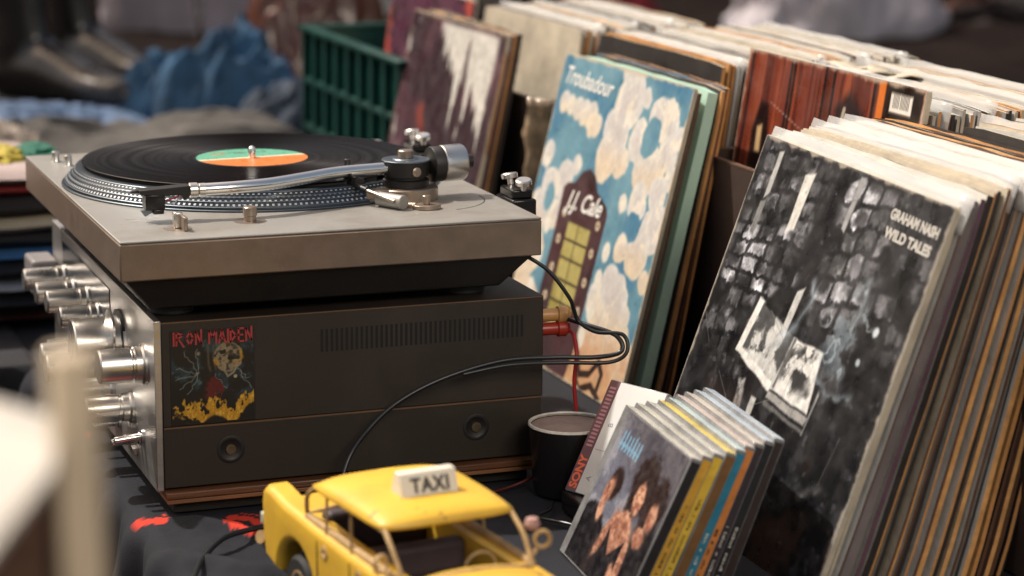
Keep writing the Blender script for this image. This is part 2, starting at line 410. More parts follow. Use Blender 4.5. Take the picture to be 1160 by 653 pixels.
# ------------------------------------------------------------------ wooden board + receiver
t = thing('wooden_board', 'brown layered wooden board lying under the stereo receiver', 'board', (19, 20, 0))
b = nb(); bx(b, (3.4, .6, 1.5), (35.4, 46, 2.1)); obj('top_layer', b, M['wood'], t, bevel=.12)
b = nb(); bx(b, (3.5, .75, 1.1), (35.2, 46, 1.48)); obj('middle_layer', b, M['ply'], t, bevel=.08)
b = nb(); bx(b, (4.2, 1.8, .02), (34.8, 45, 1.08)); obj('batten', b, M['black'], t, bevel=.1)

rc = thing('stereo_receiver', 'dark stereo receiver with silver front panel and knobs, a band patch on its side', 'receiver', (19, 20, 2.2))
X0, X1, Y0, Y1, Z0, Z1 = 3.35, 35.95, 1.3, 47.6, 2.2, 16.05
b = nb(); bx(b, (X0, Y0, 7.35), (X1, Y1, Z1)); obj('cover', b, M['cabinet'], rc, bevel=.12)
b = nb(); bx(b, (X0+.05, Y0+.12, 2.25), (X1-.1, Y1-.1, 7.25)); obj('lower_cabinet', b, M['cabinet'], rc, bevel=.1)
b = nb(); bx(b, (X0+.1, Y0+.03, 7.22), (X1-.05, Y0+.3, 7.36)); obj('seam_highlight', b, M['seam'], rc)  # brown strip colours in the highlight along the groove edge
b = nb(); bx(b, (X0, Y0-.03, 15.93), (X1-.05, Y0+.02, 16.01)); obj('edge_trim', b, M['seam'], rc)
b = nb()
for i in range(42):
    x = 16.6+i*(34.0-16.6)/41
    bx(b, (x-.105, Y0-.02, 12.65), (x+.105, Y0+.05, 14.55))
obj('side_vent', b, M['slot'], rc, smooth=False)
b = nb()
for i in range(40):
    x = 6+i*.68
    for y in (30, 40): bx(b, (x-.12, y-3, Z1-.05), (x+.12, y+3, Z1+.02))
obj('top_vent', b, M['slot'], rc, smooth=False)
for x in (8.9, 30.0):
    b = nb(); lathe(b, [(1.15, 0), (1.15, .05), (.95, .1), (.8, .05), (.75, .02), (0, .02)], (x, Y0+.12, 5.1), (0, -1, 0), 32); s_ = obj('side_screw', b, M['black'], rc)
    b = nb(); lathe(b, [(.45, 0), (.42, .14), (.2, .16), (0, .12)], (x, Y0+.1, 5.1), (0, -1, 0), 20); obj('screw_head', b, M['brass'], s_)
b = nb(); bx(b, (2.75, Y0-.15, 2.15), (3.33, Y1+.3, 16.2)); obj('front_panel', b, M['alu'], rc, bevel=.06)
b = nb(); bx(b, (X1, 3, 3), (X1+.25, Y1-2, 15.5)); obj('rear_panel', b, M['black'], rc, bevel=.05)
# dial window, trims on the panel
b = nb(); bx(b, (2.66, 19, 12.2), (2.76, 42, 15.2)); obj('dial_window', b, M['blackgloss'], rc, bevel=.03)
def knob(y, z, r, L, flare=1.0, grip=True, name='knob'):
    b = nb(); c = (2.75, y, z)
    lathe(b, [(r*1.18*flare, 0), (r*1.18*flare, .25), (r*1.05, .4), (r*1.05, .9), (r*.93, 1.0), (r*.93, 1.15), (r, 1.25), (r, L-.12), (r-.12, L), (r*.5, L-.02), (0, L-.04)], c, (-1, 0, 0), 40)
    return obj(name, b, M['knob'], rc, ang=30)
knob(4.9, 11.9, 1.42, 3.8)                                      # right most
knob(14.5, 11.6, 2.15, 4.2)
b = nb(); lathe(b, [(2.3, 0), (2.3, .3), (2.15, .35)], (2.7, 14.5, 12.1), (-1, 0, 0), 48); obj('knob_ring', b, M['black'], rc)
b = nb(); lathe(b, [(1.9, 0), (1.9, .18), (1.7, .22)], (1.4, 11.8, 13.2), (-1, 0, 0), 40); obj('knob_fin', b, M['knob'], rc)
for y, z, r, L in ((24, 11.9, .95, 3.6), (29, 12.3, 1.05, 3.9), (36, 11.6, 1.0, 3.7), (41, 11.9, 1.05, 4.0), (10.5, 6.9, 1.15, 4.0), (19, 6.4, 1.05, 4.2), (27, 6.6, 1.3, 4.4), (5.2, 8.2, .0, 0), (33.5, 6.4, 1.0, 3.8)):
    if r: knob(y, z, r, L)
for y, z in ((6.2, 5.5), (7.4, 5.0), (38, 6.5), (16, 4.2), (22, 4.4)):
    b = nb(); cyl(b, (2.75, y, z), (-1, 0, -.08), .3, 2.4, 20); lathe(b, [(.55, 0), (.55, .2), (.4, .25)], (2.75, y, z), (-1, 0, 0), 24); obj('toggle', b, M['chrome'], rc)
for y in (9, 12.4): 
    b = nb(); bx(b, (2.3, y-.5, 3.2), (2.75, y+.5, 3.9)); obj('push_button', b, M['knob'], rc, bevel=.1)
b = nb(); bx(b, (.2, 44.8, 9.4), (2.7, 49.6, 12.8)); obj('rack_handle', b, mat('pale_grey_plastic', (.20, .185, .18), .45, 0, .1, 20), rc, bevel=.3)
for x in (7, 31):
    for y in (5, 43):
        b = nb(); cyl(b, (x, y, 2.1), (0, 0, 1), 1.2, .25, 24); obj('foot', b, M['rubber'], rc)

# ---- the patch on its side
def patch_art(s, t):
    x = s*6.9; y = t*8.3
    img = base(s, (17, 15, 15))
    n1 = fbm(x, y, .9, .9, 3); n2 = fbm(x, y, 2.6, 2.6, 9)
    img = mixc(img, (38, 66, 76), sst(.52, .68, n1)*sst(1.2, 2.6, y)*.75)
    img = mixc(img, (86, 105, 108), sst(.60, .72, n2)*sst(.5, .62, n1)*sst(1.5, 3, y)*.7)
    rng = random.Random(5)
    for (a, bb, lx, ly) in ((.3, 3.9, 2.2, 4.4), (.5, 5.0, 2.2, 4.4), (.7, 3.0, 2.2, 4.4), (1.4, 2.6, 2.2, 4.4), (1.1, 6.4, 2.2, 4.4), (2.1, 6.5, 2.3, 4.4), (6.4, 3.6, 5.3, 5.0), (6.6, 2.9, 5.6, 4.4), (4.6, 2.9, 3.6, 4.2)):
        pts = [(a+(lx-a)*k/7+rng.uniform(-.13, .13), bb+(ly-bb)*k/7+rng.uniform(-.13, .13)) for k in range(8)]
        img = mixc(img, (150, 160, 148), stroke(x, y, pts, .035, .05)*.8)
    r = np.hypot(x-4.75, (y-5.75)*.9); rr = r+.25*(n2-.5)
    img = mixc(img, (146, 130, 100), sst(1.30, 1.15, rr)*sst(.35, .5, fbm(x, y, 1.6, 1.6, 45)+.1*r))
    img = mixc(img, (52, 44, 34), sst(.45, .62, fbm(x, y, 3.4, 3.4, 44))*sst(1.2, 1.0, r)*.85)
    img = mixc(img, (158, 142, 112), stroke(x, y, [(5.6, 5.1), (5.2, 4.3), (4.7, 4.0), (4.4, 4.6), (4.5, 5.1)], .09, .08))
    img = mixc(img, (95, 84, 66), (stroke(x, y, [(3.05, 6.9), (3.1, 5.2), (3.25, 4.6)], .10, .1)+stroke(x, y, [(3.55, 6.9), (3.5, 5.6), (3.7, 4.7)], .08, .1)).clip(0, 1)*.8)
    img = mixc(img, (104, 22, 24), sst(1.0, .6, np.hypot((x-3.45), (y-3.1)*.85)+1.3*(n2-.5))*.9)
    img = mixc(img, (178, 168, 138), sst(.2, .12, np.hypot(x-5.35, y-3.95)))
    img = mixc(img, (150, 140, 118), sst(.28, .05, np.hypot(x-2.25, y-6.2)))
    fl = fbm(x, y*.45, 3.2, 3.2, 21)
    top = 1.1+1.5*fbm(x, 0*y, 1.9, 1, 14)+.3*np.sin(x*2.2)+.8*sst(4.5, 6.5, x)
    low = .25+.4*np.sin(x*1.9+1)+.9*sst(5.0, 6.5, x)
    fm = sst(.50, .58, fl+.22*(top-y))*sst(low-.25, low+.1, y)*sst(top+.35, top-.1, y)*sst(.44, .52, fbm(x, y, 1.1, 1.1, 33)+.05)
    img = mixc(img, (196, 142, 34), fm)
    img = mixc(img, (226, 176, 60), fm*sst(.55, .7, fl))
    img = mixc(img, (190, 138, 34), stroke(x, y, [(5.3, 5.2), (5.9, 5.6), (5.7, 6.3)], .14, .18)*sst(.4, .55, fl))
    img = mixc(img, (190, 138, 34), stroke(x, y, [(3.5, 5.6), (3.9, 5.1), (4.1, 4.9)], .14, .18)*sst(.4, .55, fl))
    wv = fbm(x, y, 8, 8, 40)*.35+.72
    return img*wv[..., None]*1.0
b = nb(); bx(b, (4.05, Y0-.06, 7.5), (10.95, Y0+.01, 15.35)); st = obj('band_patch', b, M['black'], rc, bevel=.02)
st['label'] = 'black woven patch with red jagged lettering, flames and lightning'
art_grid('patch_print', 6.7, 7.65, 170, 190, patch_art, M['arts'], rc, frame(V(4.15, Y0-.075, 7.6)-org(rc), (1, 0, 0), (0, 0, 1)))
GL = {'I': [[(0,0),(0,1)]], 'R': [[(0,0),(0,1),(.75,.78),(0,.45)],[(.25,.5),(.8,-.12)]], 'O': [[(.38,1),(.0,.5),(.38,0),(.76,.5),(.38,1)]], 'N': [[(0,0),(0,1),(.6,.05),(.6,1.1)]],
      'M': [[(0,0),(0,1),(.4,.5),(.8,1),(.8,0)]], 'A': [[(0,0),(.35,1),(.7,0)],[(.15,.35),(.55,.35)]], 'D': [[(0,0),(0,1),(.6,.5),(0,0)]], 'E': [[(.55,1),(0,1),(0,0),(.55,0)],[(0,.5),(.45,.5)]]}
M['redink'] = mat('red_embroidery', (.36, .035, .035), .6, 0, .2, 300)
b = nb(); cur = 4.35
for ch in 'IRON MAIDEN':
    if ch == ' ': cur += .42; continue
    hh = 1.05; k = .72
    wch = max(p[0] for q in GL[ch] for p in q)*k
    for q in GL[ch]:
        for (x0, y0), (x1, y1) in zip(q, q[1:]):
            p0 = V(cur+x0*k, 0, 14.1+y0*hh); p1 = V(cur+x1*k, 0, 14.1+y1*hh); d = (p1-p0).normalized()*.05; nn = V(-d.z, 0, d.x)*1.5
            vv = [p0-d+nn, p1+d+nn, p1+d-nn, p0-d-nn]
            A_ = [b.verts.new((v.x, Y0-.13, v.z)) for v in vv]; B_ = [b.verts.new((v.x, Y0-.07, v.z)) for v in vv]
            b.faces.new(A_); b.faces.new(B_[::-1])
            for i in range(4): b.faces.new((A_[i], B_[i], B_[(i+1) % 4], A_[(i+1) % 4]))
    cur += wch+.22
for v in b.verts: v.co.x = 4.35+(v.co.x-4.35)*6.35/(cur-.22-4.35)
obj('patch_lettering', b, M['redink'], rc, smooth=False)

# ---- plugs, cable
for z, m_, nm in ((13.95, mat('tan_plug', (.50, .26, .09), .35, 0, .1, 40), 'tan_plug'), (12.75, mat('red_plug', (.33, .03, .015), .3, 0, .1, 40), 'red_plug')):
    b = nb(); lathe(b, [(.5, 0), (.55, .3), (.55, 1.5), (.72, 1.6), (.72, 2.3), (.5, 2.6), (.25, 2.7)], (X1+.25, 2.9, z), (1, -.05, 0), 28)
    tag(obj(nm, b, m_, loc=(X1+.3, 2.9, z)), {'tan_plug': 'tan plug on the rear of the receiver, above the red one', 'red_plug': 'dark red plug on the rear of the receiver, below the tan one'}[nm], 'plug')
b = nb(); tube(b, [(38.3, 2.9, 12.7), (38.9, 2, 12.4), (38.7, .6, 11.0), (38.4, .3, 8.5), (38.6, .2, 5.2), (38.2, .2, 2.)], .17, 10)
tag(obj('red_wire', b, M['redwire'], loc=(38.4, .3, 8)), 'thin red wire hanging down from the red plug behind the receiver', 'wire')
b = nb(); tube(b, [(38.5, 2.4, 13.6), (39.6, .5, 13.4), (41.4, -1.5, 12.8), (41.6, -2.2, 11.6), (39.6, -1.6, 11.1), (36.0, -.9, 11.2), (31.5, -.7, 11.2), (26.5, -.8, 10.2), (22.6, -.9, 8.6), (20.0, -1.0, 6.6), (17.9, -1.4, 4.0), (16.6, -3.5, 1.0), (16.5, -8, .5), (19, -14, .4)], .2, 12, 10)
tag(obj('audio_cable', b, M['cable'], loc=(30, -1, 11)), 'black cable looping from the receiver rear across its side to the table', 'cable')
b = nb(); tube(b, [(34.4, 1.5, 19.5), (36.2, .9, 18.2), (37.8, .3, 16.), (38.4, .6, 14.8), (38.9, .6, 13.7), (40.0, -.5, 13.0), (41.9, -1.8, 12.9), (42.0, -2.4, 11.5), (40.5, -2.1, 10.7), (36.5, -1.3, 10.8), (32., -1.1, 10.9), (28, -1., 10.4)], .17, 12, 10)
tag(obj('phono_cable', b, M['cable'], loc=(38, 0, 14)), 'second black cable dropping from under the turntable into the loop', 'cable')
b = nb(); tube(b, [(38.2, .3, 2.4), (36.6, 4.2, 1.4), (34.6, -.6, 1.1), (31.5, -1.6, .4), (27, -3, .3)], .14, 10); tag(obj('dark_wire', b, mat('dark_red_wire', (.07, .008, .006), .4), loc=(34, 0, .5)), 'dark red wire running from behind the cup along the wooden board', 'wire')
b = nb(); tube(b, [(34, -6.2, .35), (33, -8.2, .4), (31.5, -9.6, .35), (33.2, -12.6, .4), (33.9, -16, .4)], .13, 10); tag(obj('thin_wire', b, M['cable'], loc=(32, -9, .3)), 'thin black wire on the cloth between the cup and the disc cases', 'wire')
b = nb(); tube(b, [(1.6, -16.5, .6), (3.3, -12.2, .7), (5.7, -8.8, 1.0), (8.5, -6.6, .8), (12., -5.2, .6), (16, -5, .5)], .22, 10); tag(obj('floor_cable', b, M['cable'], loc=(6, -9, .4)), 'black cable lying on the black cloth beside the yellow taxi', 'cable')

# ------------------------------------------------------------------ turntable
tt = thing('turntable', 'silver and brown turntable with chrome tonearm, standing on the receiver', 'turntable', (18, 22, 17))
ZD = 22.97
b = nb(); bx(b, (0, 0, 19.77), (35.2, 45.45, ZD-.22)); obj('plinth', b, M['plinth'], tt, bevel=.12)
b = nb(); bx(b, (.02, .02, ZD-.2), (35.18, 45.43, ZD)); obj('top_plate', b, M['deck'], tt, bevel=.08)
b = nb()
tp = [bx(b, (.5, .6, 17.), (34.8, 44.8, 19.76))][0]
for v in tp:
    if v.co.z < 18: v.co.x = 2.6+(v.co.x-.5)*(32.2-2.6)/(34.3); v.co.y = 1.9+(v.co.y-.6)*(42.5/44.2)
obj('base_tray', b, M['black'], tt, bevel=.2)
for x in (5, 30):
    for y in (5, 40):
        b = nb(); cyl(b, (x, y, Z1), (0, 0, 1), 1.9, 1.1, 28); obj('foot', b, M['rubber'], tt)
PX, PY = 17.17, 25.74
b = nb(); lathe(b, [(16.9, 0), (16.9, .1), (16.6, .16), (16.6, .3), (16.55, .45), (15.55, 1.55), (15.3, 1.62), (0, 1.62)], (PX, PY, ZD), seg=128)
pl = obj('platter', b, M['platter'], tt, ang=25)
b = nb()
for r_, z_ in ((16.8, .13), (16.62, .38), (16.28, .79), (15.95, 1.13), (15.6, 1.5)):
    lathe(b, [(r_-.03, z_-.04), (r_+.06, z_), (r_, z_+.06), (r_-.05, z_+.03)], (PX, PY, ZD), seg=128, cap=False)
obj('platter_rings', b, M['platter_ring'], pl, loc=(18, 22, 17))
b = nb()
for ri, (z0_, z1_) in enumerate(((.50, .64), (.80, .92), (1.09, 1.19), (1.34, 1.42))):
    nd = 220
    for k in range(nd):
        a = 2*PI*(k+.5*(ri % 2))/nd
        def P_(z, da, off=.05):
            r_ = 16.55-(z-.45)*(1.0/1.1)+off
            return (PX+r_*math.cos(a+da), PY+r_*math.sin(a+da), ZD+z)
        w_ = .0058
        for off in (0,):
            q = [b.verts.new(P_(z0_, -w_)), b.verts.new(P_(z0_, w_)), b.verts.new(P_(z1_, w_)), b.verts.new(P_(z1_, -w_))]
            q2 = [b.verts.new(P_(z0_, -w_, -.03)), b.verts.new(P_(z0_, w_, -.03)), b.verts.new(P_(z1_, w_, -.03)), b.verts.new(P_(z1_, -w_, -.03))]
            b.faces.new(q)
            for i in range(4): b.faces.new((q[i], q2[i], q2[(i+1) % 4], q[(i+1) % 4]))
obj('strobe_dots', b, M['dot'], pl, loc=(18, 22, 17), smooth=False, recalc=False)
b = nb(); lathe(b, [(14.6, 0), (14.8, .05), (14.8, .2), (14.6, .25), (0, .25)], (PX, PY, ZD+1.6), seg=96); obj('rubber_mat', b, M['rubber'], tt)
b = nb(); lathe(b, [(.36, 0), (.36, .7), (.3, .95), (.12, 1.1), (0, 1.12)], (PX, PY, ZD+1.95), seg=24); obj('spindle', b, M['chrome'], tt)
# record on it
vm = bpy.data.materials.new('black_vinyl'); vm.use_nodes = True; vn = vm.node_tree.nodes; vl = vm.node_tree.links; vp = vn['Principled BSDF']
vp.inputs['Base Color'].default_value = (.006, .0045, .004, 1); vp.inputs['Roughness'].default_value = .3; vp.inputs['Anisotropic'].default_value = .85; vp.inputs['Specular IOR Level'].default_value = .5
tg = vn.new('ShaderNodeTangent'); tg.direction_type = 'RADIAL'; tg.axis = 'Z'; vl.new(tg.outputs[0], vp.inputs['Tangent'])
tc = vn.new('ShaderNodeTexCoord'); ln = vn.new('ShaderNodeVectorMath'); ln.operation = 'LENGTH'; vl.new(tc.outputs['Object'], ln.inputs[0])
nt = vn.new('ShaderNodeTexNoise'); nt.noise_dimensions = '1D'; nt.inputs['Scale'].default_value = 130; nt.inputs['Detail'].default_value = 4; vl.new(ln.outputs['Value'], nt.inputs['W'])
mr = vn.new('ShaderNodeMapRange'); mr.inputs['From Min'].default_value = .3; mr.inputs['From Max'].default_value = .7; mr.inputs['To Min'].default_value = .20; mr.inputs['To Max'].default_value = .26
vl.new(nt.outputs['Fac'], mr.inputs[0]); vl.new(mr.outputs[0], vp.inputs['Roughness'])
rec = thing('vinyl_record', 'black vinyl record with green and orange label on the turntable platter', 'record', (PX, PY, ZD+1.87))
b = nb(); lathe(b, [(15.05, .06), (15.1, .1), (15.05, .15), (14.8, .13), (5.4, .13), (5.2, .1), (5.1, .13), (0, .13)], (PX, PY, ZD+1.87), seg=160)
lathe(b, [(15.0, .05), (15.05, .06)], (PX, PY, ZD+1.87), seg=160)
obj('disc', b, vm, rec)
def label_fn(s, t):
    x = (s-.5)*10; y = (t-.5)*10; ca, sa = math.cos(math.radians(-20)), math.sin(math.radians(-20)); 
    v_ = -x*math.sin(math.radians(6))+y*math.cos(math.radians(6)); u_ = x*math.cos(math.radians(6))+y*math.sin(math.radians(6))
    img = base(s, (206, 116, 52)); img = mixc(img, (96, 166, 138), sst(.25, .45, v_)); img = mixc(img, (214, 204, 178), sst(-.35, -.15, v_)*sst(.45, .25, v_))
    img = mixc(img, (70, 66, 54), sst(2.55, 2.7, v_)*sst(3.35, 3.2, v_)*sst(2.3, 2.1, np.abs(u_-.2))*sst(.4, .6, fbm(x, y, 3, 1.2, 8)))
    img = mixc(img, (205, 120, 60), sst(2.5, 2.6, v_)*sst(3.3, 3.2, v_)*sst(.8, .6, np.abs(u_+2.2))*.7)
    return img
# disc-shaped label: polar grid
bm = nb(); rings_ = [[bm.verts.new((PX+r*5/14*math.cos(2*PI*k/96), PY+r*5/14*math.sin(2*PI*k/96), ZD+1.87+.145)) for k in range(96)] for r in range(1, 15)]
cv = bm.verts.new((PX, PY, ZD+1.87+.145))
for k in range(96): bm.faces.new((cv, rings_[0][k], rings_[0][(k+1) % 96]))
for A_, B_ in zip(rings_, rings_[1:]):
    for k in range(96): bm.faces.new((A_[k], B_[k], B_[(k+1) % 96], A_[(k+1) % 96]))
bmesh.ops.subdivide_edges(bm, edges=bm.edges, cuts=2, use_grid_fill=True)
lo = obj('label', bm, M['artm'], rec, recalc=True)
co = np.array([v.co[:] for v in lo.data.vertices])/S
cc = np.clip(label_fn((co[:, 0]/10+.5)[:, None], (co[:, 1]/10+.5)[:, None])/255, 0, 1)**2.2
ca = lo.data.color_attributes.new('art', 'FLOAT_COLOR', 'POINT'); ca.data.foreach_set('color', np.concatenate([cc[:, 0], np.ones((len(co), 1))], 1).reshape(-1))

# tonearm
ax_, ay_ = 27.3, 12.2
b = nb(); lathe(b, [(2.75, 0), (2.8, .06), (2.8, 1.0), (2.7, 1.1), (0, 1.1)], (ax_, ay_, ZD), seg=56); obj('arm_base', b, M['tan_metal'], tt)
b = nb(); lathe(b, [(1.95, 1.1), (2.0, 1.15), (2.0, 1.7), (1.75, 1.8), (1.75, 1.98), (1.98, 2.05), (1.98, 3.3), (1.9, 3.36), (0, 3.36)], (ax_, ay_, ZD), seg=56); obj('arm_housing', b, M['black'], tt)
b = nb(); lathe(b, [(2.08, 3.32), (2.1, 3.38), (2.05, 3.44), (1.85, 3.46), (1.2, 3.44), (1.15, 3.5), (1.0, 3.55), (0, 3.55)], (ax_, ay_, ZD), seg=56); obj('housing_ring', b, M['platter_ring'], tt)
b = nb(); cyl(b, (ax_, ay_, ZD+3.5), (0, 0, 1), .68, .72, 28); obj('hub_cap', b, M['tan_metal'], tt)
b = nb(); lathe(b, [(.42, 0), (.42, .08), (.36, .12), (0, .12)], (ax_+.35, ay_-1.95, ZD+2.55), (.18, -1, 0), 24); bx(b, (ax_+.3, ay_-2.12, ZD+2.2), (ax_+.37, ay_-2.06, ZD+2.9)); obj('housing_screw', b, M['tan_metal'], tt)
AZ = ZD+2.75
b = nb(); tube(b, [(8.6, 8.2, AZ-.35), (11, 8.1, AZ-.3), (14.3, 8.6, AZ-.25), (17.6, 9.9, AZ-.15), (21, 11.3, AZ-.05), (25.6, 12.0, AZ)], .53, 20, 10); obj('arm_tube', b, M['chrome'], tt)
b = nb(); cyl(b, (7.4, 8.25, AZ-.36), (1, -.03, 0), .62, .75, 28); cyl(b, (8.2, 8.22, AZ-.36), (1, -.03, 0), .55, .6, 28); obj('arm_collar', b, M['knob'], tt)
b = nb(); prism(b, [(3.2, AZ-.1), (7.4, AZ+.1), (7.4, AZ-.75), (6.9, AZ-1.1), (6.7, AZ-.65), (4.6, AZ-.6), (3.3, AZ-.45)], 7.6, 9.0, 'y')
prism(b, [(2.6, AZ-.2), (3.4, AZ-.1), (3.4, AZ-.4), (2.6, AZ-.35)], 8.1, 8.5, 'y'); hs = obj('headshell', b, M['black'], tt, bevel=.06)
b = nb(); bx(b, (3.7, 7.55, AZ-1.75), (5.3, 9.0, AZ-.5)); bx(b, (4.3, 7.5, AZ-2.1), (5.2, 8.6, AZ-1.7)); obj('cartridge', b, M['blackgloss'], hs, bevel=.08, loc=(18, 22, 17))
b = nb(); prism(b, [(3.4, AZ-1.85), (4.2, AZ-1.6), (4.3, AZ-2.0), (3.7, AZ-2.3)], 7.9, 8.4, 'y'); obj('stylus', b, M['platter_ring'], hs, loc=(18, 22, 17))
b = nb(); tube(b, [(5.4, 7.7, AZ-1.0), (5.9, 7.5, AZ-.85), (6.5, 7.8, AZ-.7)], .07, 8); obj('lead_wire', b, M['redwire'], hs, loc=(18, 22, 17))
b = nb(); tube(b, [(5.4, 7.9, AZ-1.3), (6.0, 7.6, AZ-1.25), (6.6, 7.9, AZ-.8)], .06, 8); obj('lead_wire', b, M['dot'], hs, loc=(18, 22, 17))
b = nb(); lathe(b, [(.5, 1.6), (.55, 1.9), (.9, 2.2), (1.5, 2.3), (1.55, 2.4), (1.55, 3.3), (1.5, 3.35), (.5, 3.4)], (ax_, ay_, AZ), (1, .1, .02), 48); cw = obj('weight_dial', b, M['black'], tt)
b = nb(); lathe(b, [(1.52, 3.3), (1.6, 3.38), (1.6, 5.2), (1.52, 5.35), (.7, 5.32), (.7, 5.3)], (ax_, ay_, AZ), (1, .1, .02), 56); obj('counterweight', b, M['knob'], tt)
b = nb(); lathe(b, [(.6, 5.2), (.6, 6.2), (.5, 6.3), (0, 6.3)], (ax_, ay_, AZ), (1, .1, .02), 28); obj('weight_stub', b, M['black'], tt)
# arm rest, lift, anti-skate
b = nb(); cyl(b, (22.1, 12.2, ZD), (0, 0, 1), .48, 1.25, 24); obj('rest_post', b, M['tan_metal'], tt)
b = nb(); cyl(b, (22.2, 12.6, ZD+1.2), (0, 0, 1), .28, 2.4, 16); bx(b, (21.6, 11.6, ZD+1.5), (23.4, 12.4, ZD+2.0)); tube(b, [(22.2, 12.9, ZD+1.6), (22.2, 11.2, ZD+1.7), (22.2, 10.6, ZD+2.4)], .16, 10); obj('arm_clip', b, M['black'], tt)
b = nb(); tube(b, [(21.4, 13.0, ZD+1.9), (23.0, 9.6, ZD+1.35)], .24, 10, raw=True); obj('lift_lever', b, M['black'], tt)
b = nb(); tube(b, [(22.9, 9.8, ZD+1.35), (24.6, 6.9, ZD+.75)], .17, 10, raw=True); obj('lift_rod', b, M['tan_metal'], tt)
b = nb(); cyl(b, (24.0, 9.3, ZD+.62), (.55, -1, 0), .62, 2.9, 28); obj('lift_cylinder', b, M['deck'], tt)
b = nb(); bx(b, (23.2, 10.4, ZD), (25.2, 12.4, ZD+1.15)); obj('lift_block', b, M['tan_metal'], tt, bevel=.1)
b = nb(); bx(b, (23.3, 12.6, ZD+1.1), (24.9, 13.6, ZD+2.2)); obj('cue_block', b, M['black'], tt, bevel=.1)
b = nb(); prism(b, [(27.4+1.25*math.cos(a)+.0, 6.8+1.0*math.sin(a)) for a in [2*PI*k/32 for k in range(32)]], ZD, ZD+.38, 'z'); 
tube(b, [(26.6, 7.2, ZD+.19), (25.6, 8.2, ZD+.19), (25.9, 9.8, ZD+.19)], .3, 10); obj('skate_plate', b, M['tan_metal'], tt, bevel=.05)
b = nb(); cyl(b, (27.4, 6.9, ZD+.38), (0, 0, 1), .36, .75, 20); obj('skate_knob', b, M['tan_metal'], tt)
b = nb(); lathe(b, [(5.6, 0), (5.6, .015), (5.5, .015), (5.5, 0)], (28.2, 11.0, ZD), seg=72, cap=False)
bmesh.ops.delete(b, geom=[v for v in b.verts if not (v.co.x > 29.5 and v.co.y < 11.5)], context='VERTS'); obj('engraved_arc', b, M['ink'], tt, smooth=False)
# controls near the front corner
b = nb(); lathe(b, [(1.15, 0), (1.15, .02), (0, .02)], (5.6, 4.4, ZD), seg=36); obj('switch_recess', b, M['tan_metal'], tt)
b = nb(); bx(b, (5.25, 4.2, ZD), (6.0, 4.9, ZD+1.35)); obj('switch_post', b, M['knob'], tt, bevel=.12)
b = nb(); bx(b, (5.75, 2.9, ZD), (6.1, 4.2, ZD+1.15)); obj('paddle_switch', b, M['tan_metal'], tt, bevel=.08)
b = nb(); lathe(b, [(1.35, 0), (1.35, .02), (0, .02)], (11.9, 5.8, ZD), seg=36); obj('selector_recess', b, M['tan_metal'], tt)
b = nb(); lathe(b, [(.5, 0), (.5, .45), (.58, .5), (.58, 1.15), (.5, 1.22), (0, 1.22)], (11.9, 5.8, ZD), seg=28); obj('selector_knob', b, M['tan_metal'], tt)
for x, y in ((2.2, 41.2), (2.9, 38.6)):
    b = nb(); lathe(b, [(.42, 0), (.36, .1), (.36, .9), (.3, .98), (0, .98)], (x, y, ZD), seg=24); obj('pilot_button', b, M['knob'], tt)
b = nb()
for i, (x, y, wd) in enumerate(((2.4, 9.4, .9), (3.8, 9.8, .6), (2.6, 8.2, .5), (4.9, 9.6, .25))): bx(b, (x, y, ZD+.002), (x+wd, y+.28, ZD+.008))
for i in range(9): bx(b, (1.6+.5*i, 7.2-.38*i, ZD+.002), (1.66+.5*i, 7.5-.38*i, ZD+.008))
obj('deck_markings', b, M['tan_metal'], tt, smooth=False)
for y in (9.2, 36.6):
    b = nb(); bx(b, (35.25, y-2.0, ZD-1.9), (37.5, y+2.0, ZD+.2)); bx(b, (35.4, y-1.5, ZD+.2), (37.3, y+1.5, ZD+1.0)); h_ = obj('hinge', b, M['blackgloss'], tt, bevel=.15)
    for dy in (-1.7, 1.5):
        b = nb(); lathe(b, [(.25, 0), (.25, .5), (.7, .55), (.72, .9), (.6, 1.0), (0, 1.0)], (36.4, y+dy, ZD+1.0), (-.1, dy*.12, 1), 24); obj('thumb_screw', b, M['knob'], h_, loc=(18, 22, 17))

